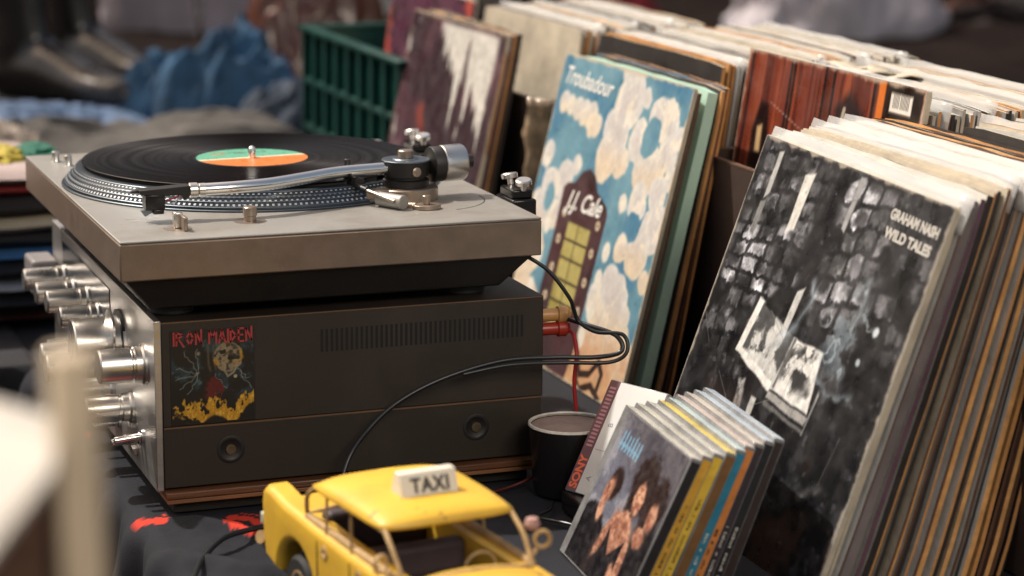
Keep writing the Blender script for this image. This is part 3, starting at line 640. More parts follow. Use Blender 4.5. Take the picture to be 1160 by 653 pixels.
# ------------------------------------------------------------------ records
def sleeve_mesh(nm, th, facem, topm, sidem, seed, w=31.4, h=31.4):
    """local: x thickness 0..th, y 0..-w, z 0..h ; slots 0 face 1 top/bottom edge 2 side edge"""
    rg = random.Random(seed); bm = nb(); N = 10; R = .5
    def cp(i, j):
        y = -w*i/N; z = h*j/N
        if i in (0, N) and j in (0, N): y += R*.35*(1 if i else -1); z += R*.35*(1 if j == 0 else -1)
        return y, z
    k1 = rg.uniform(-.10, .10); k2 = rg.uniform(-.08, .08); ph = rg.uniform(0, 6)
    jt = [[(rg.uniform(-.07, .07), rg.uniform(-.10, .05)) for j in range(N+1)] for i in range(N+1)]
    g = []
    for side in (0, 1):
        lay = []
        for i in range(N+1):
            row = []
            for j in range(N+1):
                y, z = cp(i, j); s_ = i/N; t_ = j/N
                x = side*th + k1*math.sin(PI*s_)*t_ + k2*math.sin(PI*t_) + .05*math.sin(7*s_+ph)
                if j == N: z += jt[i][j][1]
                if i == N: y += jt[i][j][0]*.6
                if j == N or i == N: x += (.5-side)*th*.25
                row.append(bm.verts.new((x, y, z)))
            lay.append(row)
        g.append(lay)
    def face(vs, mi):
        f = bm.faces.new(vs); f.material_index = mi
    for i in range(N):
        for j in range(N):
            face((g[0][i][j], g[0][i+1][j], g[0][i+1][j+1], g[0][i][j+1]), 0)
            face((g[1][i][j], g[1][i][j+1], g[1][i+1][j+1], g[1][i+1][j]), 0)
        face((g[0][i][N], g[0][i+1][N], g[1][i+1][N], g[1][i][N]), 1)
        face((g[0][i][0], g[1][i][0], g[1][i+1][0], g[0][i+1][0]), 1)
        face((g[0][0][i], g[0][0][i+1], g[1][0][i+1], g[1][0][i]), 2)
        face((g[0][N][i], g[1][N][i], g[1][N][i+1], g[0][N][i+1]), 2)
    bmesh.ops.recalc_face_normals(bm, faces=bm.faces)
    for v in bm.verts: v.co *= S
    me = bpy.data.meshes.new(nm); bm.to_mesh(me); bm.free()
    for m_ in (facem, topm, sidem): me.materials.append(M[m_])
    me.polygons.foreach_set('use_smooth', [True]*len(me.polygons)); me.set_sharp_from_angle(angle=math.radians(40))
    return me
_cache = {}
def lp(x, y, lean, th=.38, face='cream', top='cream', side='cream', label='', group=None, yaw=0, z=0, seed=None, art=None, sz=31.4, name='record_sleeve', roll=0, plastic=False):
    v = (random.randrange(4) if seed is None else seed)
    key = (round(th, 2), face, top, side, v, sz)
    if key not in _cache: _cache[key] = sleeve_mesh('record_sleeve', th, face, top, side, hash(key[4:]) % 999+int(th*100)*7+v, sz, sz)
    if art is None and not plastic:
        o = bpy.data.objects.new(name, _cache[key]); C.objects.link(o)
    else:
        o = bpy.data.objects.new(name, None); C.objects.link(o); o.empty_display_size = .02
        c = bpy.data.objects.new('sleeve', _cache[key] if art is None else flat_sleeve(th, face, top, side, sz)); C.objects.link(c); c.parent = o
        if plastic:
            bm = nb(); n_ = 14; rg = random.Random(v+int(x*10))
            A_ = [[bm.verts.new((-.12+.16*math.sin(i*.9+j*.3)*(j/4), .5-(sz+1.0)*i/n_, sz-2.3+j*(.70)+(rg.uniform(-.12, .10) if j == 4 else 0))) for j in range(5)] for i in range(n_+1)]
            for i in range(n_):
                for j in range(4): bm.faces.new((A_[i][j], A_[i+1][j], A_[i+1][j+1], A_[i][j+1]))
            p_ = obj('plastic_cover', bm, M['clear'], o, local=True, ang=180); s2 = p_.modifiers.new('thickness', 'SOLIDIFY'); s2.thickness = .05*S
    o.location = (x*S, y*S, z*S); o.rotation_euler = (math.radians(roll), math.radians(lean), math.radians(yaw))
    tag(o, label, 'record sleeve', group)
    return o
def flat_sleeve(th, face, top, side, sz):
    bm = nb(); R = .45; n_ = 5; pts = []
    for (cy, cz, a0) in ((-R, sz-R, 0), (-sz+R, sz-R, 90), (-sz+R, R, 180), (-R, R, 270)):
        for k in range(n_+1):
            a = math.radians(a0+90*k/n_); pts.append((cy+R*math.cos(a), cz+R*math.sin(a)))
    A_ = [bm.verts.new((0, p[0], p[1])) for p in pts]; B_ = [bm.verts.new((th, p[0], p[1])) for p in pts]
    bm.faces.new(A_).material_index = 0; bm.faces.new(B_[::-1]).material_index = 0
    for i in range(len(pts)):
        j = (i+1) % len(pts); f = bm.faces.new((A_[i], B_[i], B_[j], A_[j])); nrm = (abs(pts[i][1]-pts[j][1]) < abs(pts[i][0]-pts[j][0])); f.material_index = 1 if nrm else 2
    bmesh.ops.recalc_face_normals(bm, faces=bm.faces)
    for v in bm.verts: v.co *= S
    me = bpy.data.meshes.new('sleeve'); bm.to_mesh(me); bm.free()
    for m_ in (face, top, side): me.materials.append(M[m_])
    return me
# thin clear polythene
cm = bpy.data.materials.new('clear_polythene'); cm.use_nodes = True; nn_ = cm.node_tree.nodes; ll_ = cm.node_tree.links
pb = nn_['Principled BSDF']; pb.inputs['Base Color'].default_value = (.8, .8, .78, 1); pb.inputs['Roughness'].default_value = .15; pb.inputs['Alpha'].default_value = .38
M['clear'] = cm
CF = lambda w_, h_: frame((-.02, 0, 0), (0, -1, 0), (0, 0, 1))

# --- painted covers
def sky_art(s, t):
    x, y = s, t
    n1 = fbm(x, y, 6, 6, 1); n2 = fbm(x, y, 22, 22, 2); n3 = fbm(x, y, 70, 70, 5, 3)
    img = base(s, (92, 134, 152)); img = mixc(img, (114, 154, 168), sst(.4, .65, n1)*.7); img = mixc(img, (64, 114, 146), sst(.5, .3, n1)*.6)
    def cloud(lobes, hole=None, peach=None, amp=.05):
        d = np.full(s.shape, 1e9)
        for cx, cy, r in lobes: d = np.minimum(d, np.hypot(x-cx, y-cy)-r)
        d = d+.014+(n1-.5)*amp*.7+(n2-.5)*amp*.6
        m = sst(.006, -.006, d)
        if hole: 
            h_ = np.hypot((x-hole[0]), (y-hole[1]))-hole[2]+(n2-.5)*.05; m = m*sst(-.006, .006, h_)
        c = np.array((206, 203, 197))[None, None]*np.ones(s.shape+(1,)); shade = sst(-.0, -.10, d+(n2-.5)*.12)
        c = mixc(c, (186, 176, 172), shade*.55); c = mixc(c, (226, 216, 196), sst(.5, .62, n2)*.7)
        if peach is not None: c = mixc(c, (216, 192, 158), sst(peach+.05, peach-.06, y+(n1-.5)*.08)*.6)
        return m, c
    for args in (([(.08, .84, .05), (.14, .838, .052), (.20, .835, .055), (.26, .825, .058), (.32, .82, .062), (.37, .80, .052), (.33, .78, .04)], None, .82, .03),
                 ([(.56, 1.0, .09), (.58, .90, .12), (.54, .80, .11), (.50, .715, .09), (.62, .72, .07), (.70, .80, .09), (.88, .88, .09), (.92, .80, .08), (.86, .73, .09), (.78, .705, .08), (.80, .88, .08), (.98, .84, .05), (.70, .93, .05)], (.785, .82, .062), .735, .05),
                 ([(.22, .60, .085), (.30, .66, .05), (.13, .56, .09), (.06, .45, .10), (.20, .48, .07), (.10, .34, .10), (.05, .66, .06)], (.14, .53, .042), .45, .05),
                 ([(.70, .60, .05), (.80, .62, .08), (.92, .66, .07), (.95, .56, .09), (.88, .47, .09), (.76, .47, .06), (.98, .72, .05), (.97, .40, .05)], (.80, .545, .05), .47, .04),
                 ([(.74, .35, .07), (.68, .27, .09), (.80, .28, .12), (.74, .16, .12), (.88, .16, .12), (.97, .10, .12), (.66, .12, .10), (.90, .28, .05)], None, .26, .05),
                 ([(.1, .12, .15), (.3, .05, .12), (.5, .02, .12), (.7, .0, .12), (.9, -.02, .12), (.02, .25, .1)], None, .3, .06)):
        m, c = cloud(*args); img = mixc(img, c, m)
    img = mixc(img, (196, 140, 100), sst(.24, .10, y+(n1-.5)*.22)*sst(.45, .6, n1+.1)*.75)
    img = mixc(img, (206, 158, 112), sst(.16, .0, y+(n1-.5)*.1)*.7)
    for cx, cy in ((.665, .435), (.655, .345), (.655, .245), (.63, .15), (.17, .44), (.155, .33), (.15, .22)): img = mixc(img, (220, 214, 200), sst(.006, -.006, np.hypot((x-cx)/.85, (y-cy)*.95)-.032))
    pm = polymask(x, y, [(.235, .575), (.26, .592), (.31, .60), (.355, .645), (.41, .662), (.46, .645), (.50, .60), (.595, .565), (.61, .54), (.605, .36), (.60, .10), (.57, -.02), (.22, -.02), (.235, .2), (.24, .4)], .005)
    img = mixc(img, (58, 38, 40), pm); img = mixc(img, (72, 46, 48), pm*sst(.45, .6, n1))
    gm = polymask(x, y, [(.335, .475), (.515, .475), (.51, .14), (.33, .14)], .004)
    img = mixc(img, (146, 134, 70), gm); img = mixc(img, (172, 160, 96), gm*sst(.45, .65, n1))
    for ly in (.42, .36, .29, .22): img = mixc(img, (62, 50, 34), gm*sst(.006, .002, np.abs(y-ly)))
    for lx in (.42,): img = mixc(img, (62, 50, 34), gm*sst(.005, .001, np.abs(x-lx)))
    for cy in (.50, .41, .315, .22): 
        for cx in (.285, .56): img = mixc(img, (205, 190, 160), sst(.004, -.004, np.hypot(x-cx, y-cy)-.016)); 
    for cy in (.50, .41, .315, .22):
        for cx in (.285, .56): img = mixc(img, (90, 66, 52), sst(.003, -.003, np.hypot(x-cx, y-cy)-.006))
    for pts in ([(.64, .10), (.68, .045), (.75, .06), (.80, .11), (.84, .08), (.83, .03)], [(.66, .03), (.70, .0), (.78, .03), (.86, .0)], [(.60, .14), (.64, .09), (.66, .02)]):
        img = mixc(img, (52, 34, 28), stroke(x, y, pts, .011, .004))
    img = img*(.93+.14*n3)[..., None]
    return edgewear(img, s, t, (196, 182, 158), 50, .010)
def stone_art(s, t):
    x, y = s, t; n1 = fbm(x, y, 5, 5, 11); n2 = fbm(x, y, 18, 18, 12); n3 = fbm(x, y, 60, 60, 15, 3)
    img = base(s, (20, 20, 22)); img = mixc(img, (58, 58, 61), sst(.5, .7, n2)*.7)
    def stones(x0, x1, y0, y1, bw, bh, lum, seed, a=.15):
        lum = lum*1.35
        nonlocal img
        u = x+.07*(n1-.5)+.03*(n2-.5); v = y-.12*(x-x0)+.07*(fbm(x, y, 5, 5, 99)-.5)+.02*(n3-.5)
        row = np.floor((v-y0)/bh); uu = u/bw+.5*(row % 2)+.37*np.sin(row*2.1); fx = uu-np.floor(uu); fy = (v-y0)/bh-row
        rid = np.sin(np.floor(uu)*12.9+row*78.2)*43758.5; rnd = rid-np.floor(rid)
        m = sst(.02, .16, fx)*sst(.98, .84, fx)*sst(.05, .22, fy)*sst(.97, .80, fy)
        reg = polymask(x+.03*(n1-.5), y+.03*(n2-.5), [(x0, y0), (x1, y0), (x1, y1), (x0, y1)], .03)
        L_ = lum*(.25+.9*rnd)*(.45+.8*sst(.35, .65, n2))*(.75+.5*n3)
        img = mixc(img, np.stack([L_, L_, L_*1.03], -1), (m*reg).clip(0, 1))
    stones(.03, .48, .52, .82, .088, .050, 128, 1); stones(.03, .42, .80, .99, .10, .055, 84, 2); stones(.50, .78, .60, .99, .085, .062, 106, 3); stones(.02, .3, .40, .54, .07, .05, 62, 4); stones(.76, .99, .62, .88, .10, .06, 56, 5)
    img = mixc(img, (66, 66, 70), polymask(x, y, [(.64, .80), (.83, .78), (.83, .70), (.64, .71)], .01)*.4)
    dk = sst(.05, .0, np.hypot((x-.455)/1., (y-.80)/2.1)-.035+(n1-.5)*.06); img = mixc(img, (24, 22, 25), dk)
    dk = sst(.03, .0, np.hypot((x-.42)/1.3, (y-.56)/1.)-.075+(n1-.5)*.08); img = mixc(img, (15, 15, 16), dk)
    wm = lambda poly, c, k=1.: mixc(img, c, polymask(x+.006*(n2-.5), y+.01*(n2-.5), poly, .005)*k)
    img = wm([(.10, .97), (.125, .975), (.125, .86), (.10, .84)], (170, 170, 166)); img = wm([(.09, .83), (.12, .84), (.115, .74), (.09, .75)], (120, 120, 118))
    img = wm([(.275, .94), (.33, .955), (.325, .93), (.315, .80), (.275, .785)], (206, 204, 196)); img = wm([(.55, .99), (.575, .99), (.56, .84), (.54, .85)], (150, 150, 150))
    img = wm([(.44, .66), (.475, .68), (.46, .56), (.43, .54)], (186, 186, 182))
    # open white shape on a trestle
    pgL = [(.24, .45), (.275, .60), (.505, .555), (.475, .41)]; pgR = [(.475, .41), (.505, .555), (.665, .555), (.69, .40)]
    img = wm(pgL, (74, 74, 74)); img = mixc(img, (186, 186, 182), polymask(x, y, pgL, .008)*sst(.50, .60, fbm(x, y, 12, 12, 101)))
    img = wm([(.235, .45), (.265, .45), (.30, .60), (.27, .605)], (220, 218, 212)); img = wm([(.24, .45), (.475, .40), (.478, .425), (.25, .47)], (214, 212, 206))
    img = wm(pgR, (206, 205, 200)); img = mixc(img, (44, 44, 44), sst(.085, .05, np.hypot((x-.575)*.9, y-.485)+.07*(n2-.5))*sst(.40, .55, fbm(x, y, 20, 20, 102))*.95)
    img = mixc(img, (90, 90, 90), stroke(x, y, [(.49, .42), (.515, .55)], .006, .006))
    img = wm([(.47, .385), (.69, .37), (.70, .395), (.475, .405)], (150, 148, 144)); img = wm([(.47, .365), (.70, .35), (.70, .36), (.47, .378)], (96, 96, 94)); img = wm([(.695, .35), (.70, .35), (.715, .46), (.705, .47)], (140, 140, 138))
    img = wm([(.31, .39), (.345, .40), (.38, .24), (.345, .23)], (80, 80, 80)); img = wm([(.40, .37), (.43, .37), (.425, .21), (.40, .22)], (176, 176, 172)); img = mixc(img, (150, 150, 148), polymask(x, y, [(.31, .39), (.345, .40), (.38, .24), (.345, .23)], .01)*sst(.5, .6, n2))
    mb = np.abs(fbm(x, y, 7, 7, 120)-.5); mreg = sst(.17, .06, np.hypot((x-.72)/1.05, (y-.615)/.8)+.10*(n1-.5))
    img = mixc(img, (172, 184, 190), sst(.035, .008, mb)*mreg*.9); img = mixc(img, (120, 132, 140), sst(.52, .60, fbm(x, y, 13, 13, 121))*mreg*.7)
    img = mixc(img, (196, 204, 208), sst(.022, .012, np.hypot(x-.86, y-.66)+.01*n2)); img = mixc(img, (150, 160, 166), sst(.018, .01, np.hypot(x-.83, y-.575)+.01*n2))
    # drifting smoke
    for pts, w_, c in (([(.44, .55), (.50, .58), (.53, .67), (.50, .70)], .006, (176, 190, 200)), ([(.68, .50), (.74, .47), (.84, .49)], .004, (130, 142, 150)), ([(.72, .72), (.76, .76), (.77, .70), (.75, .64)], .008, (150, 162, 168)), ([(.42, .50), (.47, .54)], .008, (120, 126, 130)), ([(.78, .22), (.86, .26)], .003, (120, 120, 118))):
        img = mixc(img, c, stroke(x+.05*(n1-.5), y+.05*(n2-.5), pts, w_, .02)*(.4+.8*n2).clip(0, 1))
    img = mixc(img, (86, 56, 42), sst(.58, .70, fbm(x, y, 4, 4, 77))*sst(.4, .25, y)*.55)
    sc_ = np.abs(fbm(x, y, 3, 3, 60)-.5); img = mixc(img, (105, 105, 104), sst(.006, .0, sc_)*sst(.5, .62, n2)*.45)
    img = mixc(img, (120, 122, 124), sst(.76, .80, fbm(x, y, 40, 40, 90, 3))*.35)
    for k_ in range(9):
        rg_ = random.Random(k_+40); x0_, y0_ = rg_.uniform(.05, .95), rg_.uniform(.05, .6); img = mixc(img, (130, 130, 130), stroke(x, y, [(x0_, y0_), (x0_+rg_.uniform(-.12, .12), y0_+rg_.uniform(.02, .14))], .0012, .0018)*.6)
    img = img*(.85+.3*n3)[..., None]
    return edgewear(img, s, t, (170, 160, 145), 51, .010)
def drip_art(s, t):
    x, y = s, t; n1 = fbm(x, y, 4, 4, 31); n2 = fbm(x, y, 14, 14, 32); n3 = fbm(x, y, 50, 50, 33, 3)
    img = base(s, (58, 42, 48)); img = mixc(img, (86, 56, 64), sst(.45, .7, n1)); img = mixc(img, (60, 66, 92), sst(.5, .66, n2)*sst(.6, .2, y)*.7); img = mixc(img, (120, 84, 110), sst(.55, .7, n2)*sst(.35, .1, y)*.8)
    for pts in ([(.28, .62), (.40, .42), (.46, .30)], [(.62, .42), (.56, .26), (.52, .18), (.50, .26)], [(.24, .40), (.30, .46), (.26, .33)]):
        img = mixc(img, (168, 74, 58), stroke(x+.08*(n1-.5), y+.08*(n2-.5), pts, .024, .03)*.8)
    col = fbm(x, y*0, 16, 1, 41); ln_ = .92-.42*sst(.25, .75, x)*(.35+1.3*(col-.25)); low = np.clip(ln_+.25*(fbm(x, y*0, 30, 1, 47)-.5), .35, .99)
    m = sst(-.01, .02, y-low)*sst(.30, .38, x+.10*(n2-.5))*sst(.97, .90, x)*sst(1.0, .97, y)
    m = m*sst(.40, .47, fbm(x+.02*n2, y, 17, 2.2, 43)+.25*(y-.55))
    img = mixc(img, (206, 202, 192), m)
    img = mixc(img, (190, 190, 186), sst(.70, .74, fbm(x, y, 26, 14, 45, 3))*sst(.2, .0, x)*.9)
    img = img*(.85+.3*n3)[..., None]
    return edgewear(img, s, t, (150, 132, 112), 52)
def plank_art(s, t):
    x, y = s, t; n1 = fbm(x, y*.35, 9, 3, 61); n2 = fbm(x, y*.2, 40, 8, 62)
    img = base(s, (110, 48, 34)); img = mixc(img, (146, 74, 48), sst(.45, .6, n1)); img = mixc(img, (70, 26, 20), sst(.5, .4, n2)*.7)
    for px in (.03, .27, .29, .47, .52, .74, .80): img = mixc(img, (26, 16, 16), sst(.010, .004, np.abs(x-px-.004*np.sin(y*9))))
    img = mixc(img, (30, 20, 20), polymask(x, y, [(.10, .6), (.09, .78), (.12, .86), (.17, .86), (.19, .77), (.17, .66), (.21, .55), (.2, 0), (.05, 0)], .01)*.92)
    img = mixc(img, (206, 170, 120), polymask(x, y, [(.125, .72), (.12, .79), (.15, .80), (.155, .72)], .006))
    img = mixc(img, (30, 22, 26), polymask(x, y, [(.56, .5), (.55, .9), (.62, .95), (.70, .9), (.68, .5)], .02)*.85); img = mixc(img, (200, 190, 170), stroke(x, y, [(.57, .75), (.60, .9)], .008)*.8)
    img = mixc(img, (206, 110, 40), polymask(x, y, [(.765, .85), (.80, .85), (.80, 1), (.765, 1)], .006)); img = mixc(img, (30, 20, 16), polymask(x, y, [(.81, .8), (.99, .8), (.99, 1), (.81, 1)], .006))
    bc = polymask(x, y, [(.83, .925), (.94, .925), (.94, .975), (.83, .975)], .002); img = mixc(img, (216, 210, 200), bc)
    img = mixc(img, (40, 36, 36), bc*(np.sin(x*900) > .1)*(y > .935)*(x > .845)*(x < .925))
    img = mixc(img, (210, 200, 190), sst(.003, .0, np.abs(y-.86+.25*(x-.2)))*sst(.15, .2, x)*sst(.75, .6, x)*.5)
    return edgewear(img, s, t, (190, 170, 150), 53)
def figures_art(s, t):
    x, y = s*13.0, t*12.0; n1 = fbm(x, y, .5, .5, 71); n2 = fbm(x, y, 2.5, 2.5, 72); n3 = fbm(x, y, 9, 9, 73, 3)
    img = base(s, (98, 100, 112)); img = mixc(img, (134, 134, 142), sst(.45, .65, n1)); img = mixc(img, (44, 38, 42), sst(7, 12, y+.6*x-2)*.55); 
    def ell(cx, cy, rx, ry, a=0, soft=.22, amp=.3):
        ca_, sa_ = math.cos(a), math.sin(a); u = (x-cx)*ca_+(y-cy)*sa_; v = -(x-cx)*sa_+(y-cy)*ca_
        return sst(soft, -soft, (np.hypot(u/rx, v/ry)-1)*min(rx, ry)+(n2-.5)*amp)
    hair = (38, 24, 22); skin = (150, 104, 84); skin2 = (184, 136, 110); drs = (22, 20, 24)
    for (cx, cy, rx, ry) in ((8.0, 8.3, 2.1, 2.3), (11.2, 7.7, 1.5, 2.0), (7.4, 6.0, 1.0, 2.3), (10.3, 6.0, .9, 1.6)): img = mixc(img, hair, ell(cx, cy, rx, ry, 0, .3, .9)*.94)
    img = mixc(img, hair, ell(3.3, 6.9, 1.15, 1.3)); img = mixc(img, drs, ell(1.8, 1.8, 3.0, 3.1, .2)); img = mixc(img, drs, ell(11.6, 2.0, 2.5, 4.4)); img = mixc(img, (34, 28, 30), ell(6.8, 1.0, 3.4, 3.6))
    img = mixc(img, skin, ell(2.6, 6.2, .75, 1.1, -.15)); img = mixc(img, skin2, ell(2.6, 4.7, .55, 1.0, .3)); img = mixc(img, skin2, ell(8.1, 7.2, .85, 1.25, .12)); img = mixc(img, skin, ell(11.3, 6.7, .75, 1.1, .1))
    img = mixc(img, skin2, ell(7.3, 4.4, 1.75, 1.5)); img = mixc(img, skin, polymask(x, y, [(5.7, 5.1), (8.9, 5.1), (8.4, 3.4), (7.1, 2.0), (6.2, 3.2)], .2)); img = mixc(img, skin, ell(5.2, 3.6, .6, 2.2, -.35)); img = mixc(img, skin, ell(9.5, 2.4, .55, 2.4, .15)); img = mixc(img, skin, ell(10.6, 4.9, 1.0, .8))
    img = mixc(img, drs, polymask(x, y, [(5.6, 4.2), (6.9, 2.2), (8.9, 4.0), (9.0, 0), (5.2, 0)], .12)); 
    sk = (np.abs(img[..., 0]-img[..., 2]-68) < 26)*1.; img = mixc(img, (112, 70, 56), sk*sst(.5, .7, n2)*.7); img = mixc(img, (214, 172, 142), sk*sst(.5, .3, n2)*.5)
    for cx, cy in ((7.85, 7.5), (8.45, 7.45), (11.1, 6.9), (11.6, 6.85), (2.35, 6.4)): img = mixc(img, (60, 36, 30), sst(.16, .06, np.hypot((x-cx), (y-cy)*1.8)))
    for cx, cy in ((8.2, 6.6), (11.35, 6.15), (2.3, 5.75)): img = mixc(img, (150, 60, 54), sst(.22, .1, np.hypot((x-cx), (y-cy)*2.4)))
    img = mixc(img, skin2, ell(8.8, 1.2, .5, 1.0, .5))
    for i in range(7): img = mixc(img, (116, 158, 184), polymask(x, y, [(.9+i*.62, 9.2), (1.2+i*.62, 9.2), (1.25+i*.62, 10.7+.3*math.sin(i*2)), (.98+i*.62, 10.6)], .06)*.9)
    img = mixc(img, (116, 158, 184), polymask(x, y, [(.9, 9.5), (5.0, 9.5), (5.0, 9.8), (.9, 9.8)], .05)*.6)
    return img*(.86+.28*n3)[..., None]
def purple_art(s, t):
    n1 = fbm(s, t, 5, 5, 81); n2 = fbm(s, t, 14, 14, 82); img = base(s, (86, 48, 66)); img = mixc(img, (170, 74, 62), sst(.5, .62, n1)); img = mixc(img, (60, 92, 140), sst(.52, .62, n2)*sst(.6, .3, t)); return mixc(img, (30, 22, 28), sst(.45, .36, n2)*.8)

def cover(o, fn, nx, ny, m='artm', sz=31.4, ins=.06): return art_grid('cover_art', sz-2*ins, sz-2*ins, nx, ny, fn, M[m], o, frame((-.03, -ins, ins), (0, -1, 0), (0, 0, 1)))

# troubadour group: x at base, lean, thickness, material trio, label
o = lp(50.0, 50.5, 13.7, .35, 'cream', 'cream', 'cream', 'blue record sleeve with painted clouds and brown lettered plaque, front of its row', art=True, yaw=.6)
cover(o, sky_art, 330, 330, 'artm')
M['letter_white'] = mat('white_lettering', (.78, .76, .70), .5)
a_ = math.radians(-1.5)
text('title_lettering', 'Troubadour', 2.6, M['letter_white'], o, frame((-.05, -1.6, 28.35), (0, -1, -.015), (0, -.12, 1)), bold=.035, shear=.35, ext=.008, width=12.2)
text('name_lettering', 'J.J. Cale', 2.7, M['letter_white'], o, frame((-.05, -8.6, 16.2), (0, -1, .035), (0, -.05, 1)), bold=.05, shear=.4, ext=.008, width=9.2)
tr = [(51.0, 13.3, .35, 'cream', 'cream', 'brown', 'cream edged record sleeve just behind the blue cloud sleeve'),
      (52.1, 12.9, 1.4, 'mint', 'mint', 'mint', 'thick mint green record sleeve behind the blue cloud sleeve'),
      (53.75, 12.3, .3, 'dark', 'white', 'dark', 'thin dark record sleeve against the mint green one'),
      (54.1, 12.1, .4, 'kraft', 'cream', 'kraft', 'kraft brown record sleeve behind the mint green one'),
      (54.55, 11.4, .32, 'blue', 'grey', 'blue', 'dark blue edged record sleeve behind the mint green one'),
      (55.0, 11.0, .35, 'brown', 'cream', 'brown', 'worn brown record sleeve near the back of the cloud sleeve row'),
      (55.5, 10.6, .38, 'brown', 'kraft', 'kraft', 'last tan edged record sleeve of the cloud sleeve row')]
for i, (x, ln_, th, f_, tp_, sd_, lb) in enumerate(tr): lp(x+.25, 50.6-random.uniform(-.3, .3), ln_, th, f_, tp_, sd_, lb, 'records in the cloud sleeve row', seed=i % 4, yaw=random.uniform(-.3, .3), sz=31.0)

# black-and-white cover group
o = lp(43.6, -2.6, 19.2, .45, 'white', 'cream', 'cream', 'black and white record sleeve with stone wall picture, front of the near row', art=True, yaw=-.3, roll=1.7)
cover(o, stone_art, 520, 520, 'artg')
M['letter_grey'] = mat('cream_lettering', (.46, .44, .40), .5)
text('title_lettering', 'GRAHAM NASH', 1.1, M['letter_grey'], o, frame((-.05, -23.2, 28.9), (0, -1, -.02), (0, 0, 1)), bold=.055, ext=.008, width=7.2)
text('title_lettering', 'WILD TALES', 1.1, M['letter_grey'], o, frame((-.05, -23.2, 27.45), (0, -1, -.02), (0, 0, 1)), bold=.055, ext=.008, width=7.)
seq = [('white', 'white', 'cream', .35), ('plastic', 'plastic', 'brown', .2), ('grey', 'plastic', 'greyplastic', .95), ('grey', 'white', 'greyplastic', .4), ('white', 'white', 'purple', .55), ('white', 'brown', 'dark', .75), ('cream', 'cream', 'kraft', .2), ('cream', 'white', 'dark', .45), ('cream', 'cream', 'brown', .3), ('white', 'white', 'kraft2', .6), ('white', 'plastic', 'brown', .3), ('dark', 'cream', 'dark', .6), ('white', 'cream', 'kraft', .25), ('white', 'plastic', 'brown', .35), ('cream', 'cream', 'kraft2', .9), ('white', 'cream', 'kraft', .3), ('white', 'white', 'dark', .4), ('white', 'plastic', 'brown', .3), ('cream', 'cream', 'kraft2', .5), ('white', 'cream', 'brown', .35), ('white', 'white', 'dark', .4), ('white', 'white', 'kraft2', .6), ('brown', 'cream', 'dark', .4), ('kraft2', 'cream', 'kraft', .45), ('dark', 'white', 'brown', .4), ('brown', 'cream', 'kraft2', .5), ('kraft', 'kraft', 'brown', .35), ('dark', 'dark', 'kraft', .4), ('dark', 'dark', 'dark', .4)]
x = 44.25; ln_ = 18.8
nm_col = {'white': 'white', 'plastic': 'milky plastic', 'greyplastic': 'glossy grey violet', 'purple': 'plum', 'dark': 'near black', 'kraft': 'orange brown', 'kraft2': 'wide tan', 'brown': 'dark brown', 'cream': 'cream', 'grey': 'grey', 'mint': 'mint', 'blue': 'blue', 'redboard': 'red'}
for i, (f_, tp_, sd_, th) in enumerate(seq):
    lp(x, -2.6+random.uniform(-.5, .6)+.3, ln_, th, f_, tp_, sd_, 'leaning record sleeve with a %s side edge behind the stone wall sleeve' % nm_col[sd_], 'records leaning behind the black and white sleeve', seed=i % 4, yaw=random.uniform(-.3, .3), roll=1.7*max(0, 1-i/10), plastic=(tp_ == 'plastic'))
    x += (th+.05+(.25 if i in (5, 11) else 0))/math.cos(math.radians(ln_)); ln_ -= .22

# splattered cover group
o = lp(49.5, 97.7, 12.2, .4, 'cream', 'cream', 'cream', 'dark plum record sleeve with white dripping paint, behind the tonearm', art=True, yaw=1.2)
cover(o, drip_art, 220, 220, 'artg')
for i, (f_, tp_, sd_, th) in enumerate([('brown', 'cream', 'kraft', .4), ('dark', 'cream', 'purple', .4), ('kraft', 'cream', 'kraft', .35), ('brown', 'cream', 'brown', .45), ('dark', 'cream', 'dark', .4)]):
    lp(50.35+i*.52, 97.8, 11.8-.3*i, th, f_, tp_, sd_, 'record sleeve with %s side edge behind the dripping paint sleeve' % nm_col[sd_], 'records behind the dripping paint sleeve', seed=i % 4)

# four boxes of records in the back row
boxes = [('left end', 59.2, 95.5, 62.0), ('second', 60.0, 60.6, 27.5), ('third', 60.9, 26., -11.5), ('near', 61.4, -13.2, -46)]
def carton(xf, y1, y0, depth, zt, label):
    t = thing('record_box', label, 'box', (xf, y0, 0), 'boxes of records in the back row')
    th = .5
    for lo, hi, nm in (((xf-th-.3, y0-.4, 0), (xf-.3, y1+.4, zt), 'front_wall'), ((xf+depth, y0-.4, 0), (xf+depth+th, y1+.4, zt), 'rear_wall'), ((xf-.25, y0-.9, 0), (xf+depth-.05, y0-.42, zt-.2), 'side_wall'), ((xf-.25, y1+.42, 0), (xf+depth-.05, y1+.9, zt-.2), 'side_wall'), ((xf-.2, y0-.3, 0), (xf+depth-.1, y1+.3, .3), 'bottom')):
        b = nb(); bx(b, lo, hi); obj(nm, b, M['carton'], t, bevel=.1, smooth=False)
    b = nb(); bx(b, (xf-th-.33, y0-.3, zt), (xf-.27, y1+.3, zt+.18)); obj('top_edge', b, M['brown'], t, smooth=False)
    return t
fronts = [('cream', 'cream', 'cream', None), ('dark', 'cream', 'kraft', None), ('white', 'white', 'cream', plank_art), ('dark', 'cream', 'dark', None)]
which = ['in the far box of the back row', 'in the second box of the back row', 'in the third box of the back row', 'in the nearest box of the back row']
counts = [36, 52, 44, 40]
tops = ['cream', 'white', 'cream', 'white', 'cream', 'plastic', 'white', 'cream', 'plastic', 'kraft2', 'cream', 'white']
